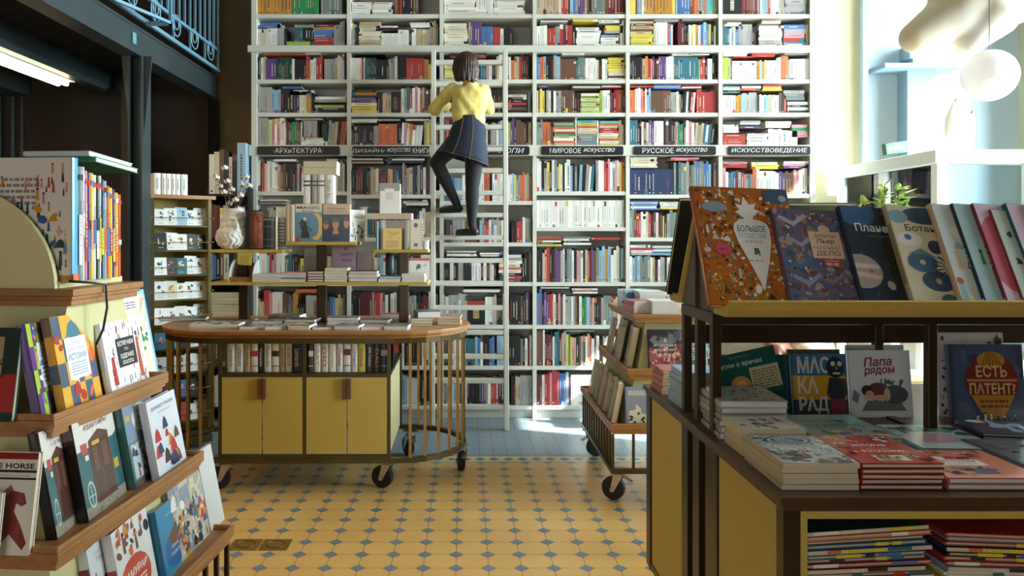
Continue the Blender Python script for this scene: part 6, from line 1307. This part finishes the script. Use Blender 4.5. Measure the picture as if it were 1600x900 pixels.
stack(.857, 2.575, z, [('9a9488', .021), ('a8a296', .021), ('8a8478', .021), ('a09a90', .021), ('8a8680', .022), ('b0aca4', .024)], .225, .255, 'plastic-wrapped white book with black spots, @ of the tall pile on the counter', g, arts=A4, hard=True, seed=49, jit=3, page='paperw')
A5 = [('r', 0, 0, 1, 1, '8ab0ac'), ('t', 'ЖИЗНЬ', .45, .72, .6, '8a3440', .16, 0, .0), ('t', 'ПОЭТОВ', .5, .5, .7, '3a5a6a', .16), ('n', 26, ['c8a04a', '6a4a3a', 'C', 'B'], .09, (.05, .05, .95, .36))]
stack(1.115, 2.42, z, [('6a8c8a', .014)]*3, .27, .33, 'turquoise book with red lettering, @ of the pile behind the red pile', g, arts=A5, hard=True, seed=51, jit=2)
A6 = [('r', 0, 0, 1, 1, 'c0d4dc'), ('e', .35, .42, .4, .22, 'd8a8b8'), ('n', 22, ['3a6a4a', '6a9a7a', 'W', '2a4a3a'], .13, (.05, .6, .95, .95))]
stack(1.42, 2.38, z, [('9ab4c0', .012)]*2, .25, .30, 'pale leaf-patterned book, @ of the pair in the counter middle', g, arts=A6, hard=True, seed=53, jit=2, yaw=-3)
stack(1.70, 2.52, z, [('6a5030', .012), ('2a2420', .014), ('3a4a6a', .010)], .27, .20, 'dark-edged book, @ of the untidy pile before the plant cover', g, seed=55, jit=7, yaw=-14, hard=True, arts=[('r', 0, 0, 1, 1, '2a3a5a'), ('n', 12, ['W', 'I'], .12, (.1, .1, .9, .9))])
stack(1.99, 2.42, z, [('3a3a44', .02), ('2a2a34', .018), ('b04a34', .02)], .3, .27, 'large book, @ of the pile below the balloon cover', g, seed=57, jit=2, yaw=-6, hard=True, arts=[('r', 0, 0, 1, 1, 'b84a34'), ('e', .6, .4, .3, .3, '8a2430'), ('n', 8, ['W', 'P'], .06, (.4, .1, .9, .6))])
# far left corner piles
stack(.85, 3.30, z, [('b8503a', .013)]*8, .10, .17, 'small red paperback, @ of the far left corner pile', g, seed=59, jit=2)
stack(.86, 3.02, z, [('9ab0c8', .024)]*6, .20, .20, 'blue-white paperback, @ of the tall pile by the riser posts', g, seed=61, jit=3, arts=[('r', 0, 0, 1, 1, '8aa8d0')])
stack(1.07, 3.06, z, [('4a8ab8', .02)]*4, .14, .2, 'blue paperback, @ of the lower pile behind the riser posts', g, seed=63, jit=3)
g = 'face-out books standing on the counter'
GR = [('r', 0, 0, 1, 1, '175048'), ('n', 14, ['c8c08a'], .006, (.05, .05, .95, .95), 'e'), ('t', 'Детям о врачах', .42, .74, .72, 'd8dcc0', .13, 0, .01), ('e', .38, .25, .16, .24, 'c98a3a'), ('e', .38, .22, .10, .16, 'd8b088'), ('r', .55, .12, 1, .62, 'c0ae84'), ('l', .58, .16, .97, .58, 7, '7a6a4a'), ('l', .3, .9, .6, .93, 1, '8aa08a')]
book(pose((.98, 2.925, UZ+.004), 0, 8), .27, .225, .012, col('14463e'), 'dark green book partly hidden behind the tilted doctors book', [('n', 14, ['c8c08a'], .006, (.05, .05, .95, .95), 'e')], None, g)
book(pose((.955, 2.875, UZ+.055), 0, 6, -12), .25, .17, .010, col('175048'), 'green tilted book about doctors with a boy and a letter on its cover', GR, None, g)
MSK = [('r', 0, .65, 1, 1, '3a6a8a'), ('r', 0, .27, 1, .65, 'c8942a'), ('r', 0, 0, 1, .27, '3a3a44'), ('t', 'МАС', .40, .82, .58, 'd0c4b4', .27, 0, .03), ('t', 'КА', .28, .50, .36, 'd0c4b4', .27, 0, .03), ('t', 'РАД', .36, .18, .52, 'd0c4b4', .27, 0, .03), ('p', [(.60, .36), (.66, .62), (.95, .6), (.97, .36), (.9, .28), (.66, .28)], '34343a'), ('e', .78, .78, .16, .17, '2c2c34'), ('e', .74, .84, .04, .04, 'd8d0c0'), ('e', .86, .84, .04, .04, 'd8d0c0'), ('r', .73, .67, .86, .70, 'd8d0c0'), ('e', .80, .77, .02, .03, '6a9a4a'), ('p', [(.66, 0), (.66, .28), (.92, .28), (.92, 0)], '8a3a50')]
o = book(pose((1.245, 2.90, UZ+.001), 0, 9), .215, .235, .012, col('3a5a74'), 'blue and orange spiral-bound book with a masked figure', MSK, None, g)
sp = MB()
for k in range(22): sp.ring((.004, .003, .008+k*.0105), .008, .0011, 'Z', n=10, k=5)
sp.build('spiral_binding', 'olive', o)
book(pose((1.25, 2.945, UZ+.001), 0, 6), .2, .245, .012, col('5a4a34'), 'brown wire-bound book hidden behind the masked figure book', None, None, g)
PAPA = [('t', 'Папа', .48, .83, .46, '8a2c2c', .14, .05, .02, .2), ('t', 'рядом', .50, .68, .5, '8a2c2c', .13, .05, .02, .2), ('p', [(.18, .1), (.9, .1), (.8, .25), (.28, .25)], '6a6a60'), ('e', .72, .34, .22, .14, '4a4e4a'), ('e', .45, .38, .17, .14, '6a3a3c'), ('e', .28, .40, .09, .08, '3a2c24'), ('e', .32, .34, .07, .06, 'c09a7a'), ('p', [(.2, .28), (.55, .24), (.58, .34), (.3, .32)], 'c8a078'), ('e', .6, .34, .05, .1, 'c8a078'), ('p', [(.03, .26), (.12, .2), (.16, .34), (.07, .42)], '6a7478'), ('n', 8, ['4a4a34', '5a5a4a'], .04, (.5, .46, .85, .54))]
book(pose((1.452, 2.885, UZ+.001), 0, 7), .235, .25, .012, col('d0ccc8'), 'white book with red handwritten title and a lying father on its cover', PAPA, None, g, seed=3)
book(pose((1.475, 2.945, UZ+.001), 0, 5), .22, .262, .012, col('a8a49c'), 'pale book behind the white father book', None, None, g)
book(pose((1.80, 2.90, UZ+.001), 0, 5), .25, .315, .016, col('c0b4b0'), 'white-pink book with small plants along its edge, behind the balloon cover', [('n', 26, ['7a2a2a', '2a2a2c', '3a4434', '8a5a34'], .045, (.03, .04, .3, .95)), ('l', .3, .9, .7, .92, 1, 'J'), ('n', 8, ['3a3a3a'], .05, (.7, .85, .95, .95))], None, g, seed=5)
BAL = [('r', .05, 0, 1, 1, '46526a'), ('n', 14, ['39445c', '525f78'], .14, (.08, .05, .98, .98)), ('e', .56, .53, .36, .36, '7a2420'), ('e', .56, .80, .19, .11, 'b8842c')]+[('p', [(.42+i*.055, .72), (.44+i*.055, .72), (.52+i*.018, .9), (.51+i*.018, .9)], '7a4420') for i in range(6)]+[('r', .22, .53, .9, .56, 'c08a34'), ('p', [(.26, .36), (.86, .36), (.74, .16), (.66, .06), (.48, .06), (.38, .16)], 'b87a24'), ('t', 'ЕСТЬ', .56, .66, .42, 'd8b070', .15, 0, .025), ('t', 'ПАТЕНТ?', .56, .44, .62, 'd8b070', .14, 0, .025), ('l', .38, .2, .76, .33, 2, '6a4420'), ('n', 8, ['2a2a2e', 'W'], .04, (.3, .03, .85, .08), 'f')]
book(pose((1.775, 2.79, UZ+.001), 0, 6), .27, .285, .022, col('3a4458'), 'grey-blue book with a red and gold hot-air balloon on its cover', BAL, None, g)
# ================================================================ BY THE WINDOWS
t = thing('low_cabinet', 'long white low cabinet behind the right counter, carrying potted plants', 'cabinet', (3.2, 4.75, 0))
MB().box(2.0, 4.6, 4.5, 4.95, .09, .86).build('cabinet_body', 'white', t, world=True); MB().box(1.97, 4.63, 4.46, 4.98, .861, .90).build('cabinet_top', 'white', t, world=True, bevel=.004); MB().box(2.05, 4.55, 4.54, 4.92, 0, .0895).build('cabinet_base', 'steel', t, world=True)
for x in (2.01, 2.87, 3.73): d_ = MB().box(x, x+.85, 4.482, 4.4995, .11, .84).build('door', 'white', t, world=True); MB().box(x+.78, x+.795, 4.465, 4.4815, .5, .66).build('door_handle', 'chrome', d_).data.transform(t.matrix_basis.inverted())
rnd = random.Random(5)
for i, (px, top, lb, nl) in enumerate(((1352, 306, 'small pale-leaved potted plant at the left of the window plants', 26), (1378, 288, 'tall potted plant with variegated leaves, left of the two tallest', 46), (1425, 290, 'tall potted plant with variegated leaves nearest the map books', 46))):
    Y = 4.72; x = X_(px, Y); zz = Z_(top, Y); t = thing('potted_plant', lb, 'plant', (x, Y, .9005), 0, 'plants by the window')
    h = zz-.9; MB().lathe([(.075, 0), (.10, .16), (.105, .17), (.105, .185), (.095, .185), (.09, .165)], 20).build('pot', 'terra', t, smooth=False)
    MB().lathe([(.0, .164), (.089, .166)], 16, cap=False).build('soil', 'soil', t)
    q = MB(); lf = MB()
    for s_ in range(4):
        ang = s_*1.6+i; tip = Vector((math.cos(ang)*.11, math.sin(ang)*.09, h*(1-.09*s_))); q.tube([(math.cos(ang)*.02, math.sin(ang)*.02, .16), tip*.5+Vector((0, 0, .1)), tip], [.007, .006, .003], 6)
        for k in range(nl//2+8):
            f_ = rnd.uniform(.72, 1.0); b_ = Vector((math.cos(ang)*.10*f_, math.sin(ang)*.09*f_, tip.z*f_)); a2 = rnd.uniform(0, 6.28); el = rnd.uniform(-.1, 1.1)
            d = Vector((math.cos(a2)*math.cos(el), math.sin(a2)*math.cos(el), math.sin(el))); sd = d.cross(Vector((0, 0, 1))).normalized(); up = sd.cross(d); L = rnd.uniform(.07, .11)
            lf.add([b_, b_+d*L*.4+sd*L*.27+up*.004, b_+d*L, b_+d*L*.4-sd*L*.27+up*.004, b_+d*L*.45-up*.006], [(0, 1, 4), (1, 2, 4), (2, 3, 4), (3, 0, 4)])
    q.build('stem', 'stem', t, smooth=True); lf.build('leaves', 'leaf', t)
# glazed entrance vestibule
t = thing('entrance_vestibule', 'white glazed entrance vestibule with a door frame below the blue wall', 'vestibule', (4.4, 6.5, 0))
VX0, VY0, VY1, VZ = 3.60, 5.85, 7.42, 2.26
XV1 = 6.1
def fr(q, a, b_, axis):   # frame sticks
    q.box(*a, *b_)
m = MB()
for y in (VY0, 6.6, VY1-.07): m.box(VX0, VX0+.08, y, y+.08, 0, VZ)
m.box(VX0, VX0+.08, VY0+.08, VY1, .95, 1.03); m.box(VX0, VX0+.08, VY0+.08, VY1, 0, .12); m.build('side_frame', 'white', t, world=True)
m = MB()
for x in (4.30, 5.15, XV1-.08): m.box(x, x+.08, VY0, VY0+.08, 0, VZ)
m.box(VX0+.08, XV1, VY0+.003, VY0+.077, .95, 1.03); m.box(VX0+.08, XV1, VY0+.003, VY0+.077, 0, .12); m.build('front_frame', 'white', t, world=True)
MB().box(VX0-.04, XV1, VY0-.04, VY0+.14, VZ, VZ+.10).build('front_cornice', 'white', t, world=True, bevel=.006); MB().box(VX0-.04, VX0+.14, VY0+.1405, VY1+.01, VZ, VZ+.10).build('side_cornice', 'white', t, world=True, bevel=.006)
MB().box(VX0+.036, VX0+.042, VY0+.08, VY1-.07, .13, VZ-.0).build('side_glass', 'glass', t, world=True); MB().box(VX0+.08, XV1-.08, VY0+.036, VY0+.042, .13, VZ-.0).build('front_glass', 'glass', t, world=True)
for k, x in enumerate((4.46, 4.62, 5.32, 5.5, 5.9)):     # ribbon tied curtains
    pass
MB().tube([(4.25, VY0-.05, 1.0), (4.25, VY0-.05, 1.5)], .014, 8).build('door_handle', 'chrome', t, world=True)
t = thing('exit_sign', 'small grey-green exit sign standing on the vestibule corner', 'sign', (X_(1400, 6.2), 6.2, VZ+.1005))
sx0, sx1 = X_(1383, 6.2), X_(1418, 6.2)
Ms = Matrix.Translation((t.location.x, 6.2, VZ+.1005)) @ Matrix.Rotation(R(-8), 4, 'Y')
q = MB().box(-.09, .09, -.03, .03, .01, .10, M=Ms); q.build('sign_box', 'green_sign', t, world=True, bevel=.003)
MB().text('ВЫХОД', Ms @ Matrix.Translation((0, -.0305, .055)) @ Matrix.Rotation(PI/2, 4, 'X'), w=.14, h=.045, c='W', bold=.01).build('sign_lettering', 'cover', t, world=True)
MB().box(3.385, 3.84, 7.445, 7.499, 0, 2.10).build('wall_box', 'wallc', world=True, bevel=.004, tagd=('tall cream panel box on the wall right of the white bookcase', 'panel'))
# bluish shade on the niche wall, built as a blue-grey painted pilaster and cap
q = MB(); NX = 8.6
q.box(X_(1418, 8.4), X_(1460, 8.4), 8.40, 8.599, 2.4, Z_(107, 8.4)); o = q.build('trim_3', 'pil_shade'); o['kind'] = 'structure'
q = MB(); q.box(X_(1379, 8.3), X_(1497, 8.3), 8.25, 8.599, Z_(107, 8.3), Z_(100, 8.3)); o = q.build('trim_4', 'pil_shade'); o['kind'] = 'structure'
q = MB(); q.box(X_(1427, 8.4), X_(1470, 8.4), 8.40, 8.599, Z_(100, 8.4), Z_(91, 8.4)); q.box(X_(1422, 8.4), X_(1464, 8.4), 8.40, 8.599, Z_(91, 8.4)+.001, Z_(70, 8.4)); o = q.build('trim_5', 'pil_shade'); o['kind'] = 'structure'
# hanging cloth sculpture and moon lamp
YS = 5.2
def S_(a, b_, dy=0): return P(a, b_, YS+dy)
t = thing('hanging_sculpture', 'large cream fabric cloud sculpture with rounded lobes hanging above the entrance', 'sculpture', S_(1560, 0))
b = MB()
b.caps(S_(1432, 58), S_(1490, 30), .115, .20); b.caps(S_(1490, 30), S_(1545, -40), .20, .30); b.caps(S_(1425, 62), S_(1440, 57), .075, .09)
b.caps(S_(1545, -30), S_(1660, -90), .34, .40); b.caps(S_(1545, 20, -.05), S_(1580, -20, -.05), .17, .26); b.caps(S_(1522, 62, -.1), S_(1550, 25, -.1), .09, .17); b.caps(S_(1580, -10), S_(1640, -60), .22, .35)
b.caps(S_(1490, -20), S_(1520, -80), .16, .3); b.caps(S_(1540, 20), S_(1516, 66), .16, .10)
organic(b, 'fabric_body', 'cloth', t, .02, 14)
for a in (1520, 1640): MB().tube([S_(a, -60), Vector((S_(a, -60).x, YS, 6.19))], .006, 6).build('suspension_wire', 'chrome', t, world=True)
t = thing('moon_lamp', 'round white moon lamp with grey craters hanging right of the cloth sculpture', 'lamp', S_(1546, 118, -.3))
MB().ell(S_(1546, 118, -.3), .162, .162, .162, n=32, k=22).build('globe', 'moon', t, world=True, smooth=True)
MB().tube([S_(1546, 118, -.3)+Vector((0, 0, .16)), Vector((S_(1546, 118, -.3).x, YS-.3, 6.19))], .003, 6).build('cord', 'black', t, world=True)
# two white bird figures on the vestibule
for px, top, lb, w_ in ((1462, 160, 'tall white pointed figure left, standing on the vestibule roof', .10), (1487, 178, 'white hooked figure with a golden edge on the vestibule roof', .07)):
    Y = 6.1; x = X_(px, Y); zz = Z_(top, Y); t = thing('white_figure', lb, 'figurine', (x, Y, VZ+.10), 0)
    q = MB(); b = MB(); z0 = VZ+.1005 
    b.caps((x, 5.93, z0+.05), (x+.02, 5.93, z0+(zz-z0)*.6), .045, .05); b.caps((x+.02, 5.93, z0+(zz-z0)*.6), (x+.04, 5.93, zz-.03), .05, .015)
    organic(b, 'figure_body', 'plaster', t, .012, 4)
    MB().caps((x+.035, 5.93, zz-.05), (x+.055, 5.93, zz), .014, .004).build('beak', 'olive', t, world=True)
# ================================================================ CAMERA AND LIGHT
cam = bpy.data.cameras.new('camera'); co = bpy.data.objects.new('camera', cam); COL.objects.link(co)
cam.sensor_width = 36; cam.lens = F*36/1600; cam.clip_start = .05; cam.clip_end = 100
cam.shift_x = (800-726)/1600; cam.shift_y = (370-450)/1600
co.location = (0, 0, EYE); co.rotation_euler = (R(90), 0, 0); sc.camera = co
w = bpy.data.worlds.new('sky'); sc.world = w; w.use_nodes = True
bg = w.node_tree.nodes['Background']; bg.inputs[0].default_value = (.80, .90, 1, 1); bg.inputs[1].default_value = .8
def area(name, loc, rot, sx, sy, e, c):
    l = bpy.data.lights.new(name, 'AREA'); l.shape = 'RECTANGLE'; l.size = sx; l.size_y = sy; l.energy = e; l.color = c
    o = bpy.data.objects.new(name, l); COL.objects.link(o); o.location = loc; o.rotation_euler = rot; return o
for i, (a, b_, zt_) in enumerate(WINS):
    area('daylight', (XR+.5, (a+b_)/2, (ZS+zt_)/2), (0, R(90), 0), zt_-ZS+.2, b_-a+.2, (560, 1400)[i], (.9, .96, 1))
area('daylight', (-1.7, -4.4, 1.9), (R(90), 0, 0), 3.0, 2.6, 50, (.95, .97, 1))  # added fill lamp at the unseen opening behind the camera
s = bpy.data.lights.new('sun', 'SUN'); s.energy = 30; s.angle = R(.6); s.color = (1, .96, .88)
so = bpy.data.objects.new('sun', s); COL.objects.link(so); d = Vector((-1, .38, -.85))
so.rotation_euler = d.to_track_quat('-Z', 'Y').to_euler(); so.location = (9, 2, 7)
sc.view_settings.view_transform = 'Standard'; sc.view_settings.look = 'None'; sc.view_settings.gamma = 1; sc.view_settings.exposure = .68; sc.view_settings.use_curve_mapping = False
try:
    sc.cycles.max_bounces = 7; sc.cycles.diffuse_bounces = 4; sc.cycles.glossy_bounces = 3; sc.cycles.transparent_max_bounces = 12; sc.cycles.sample_clamp_indirect = 6; sc.cycles.use_denoising = True
    sc.cycles.caustics_reflective = False; sc.cycles.caustics_refractive = False
except Exception: pass
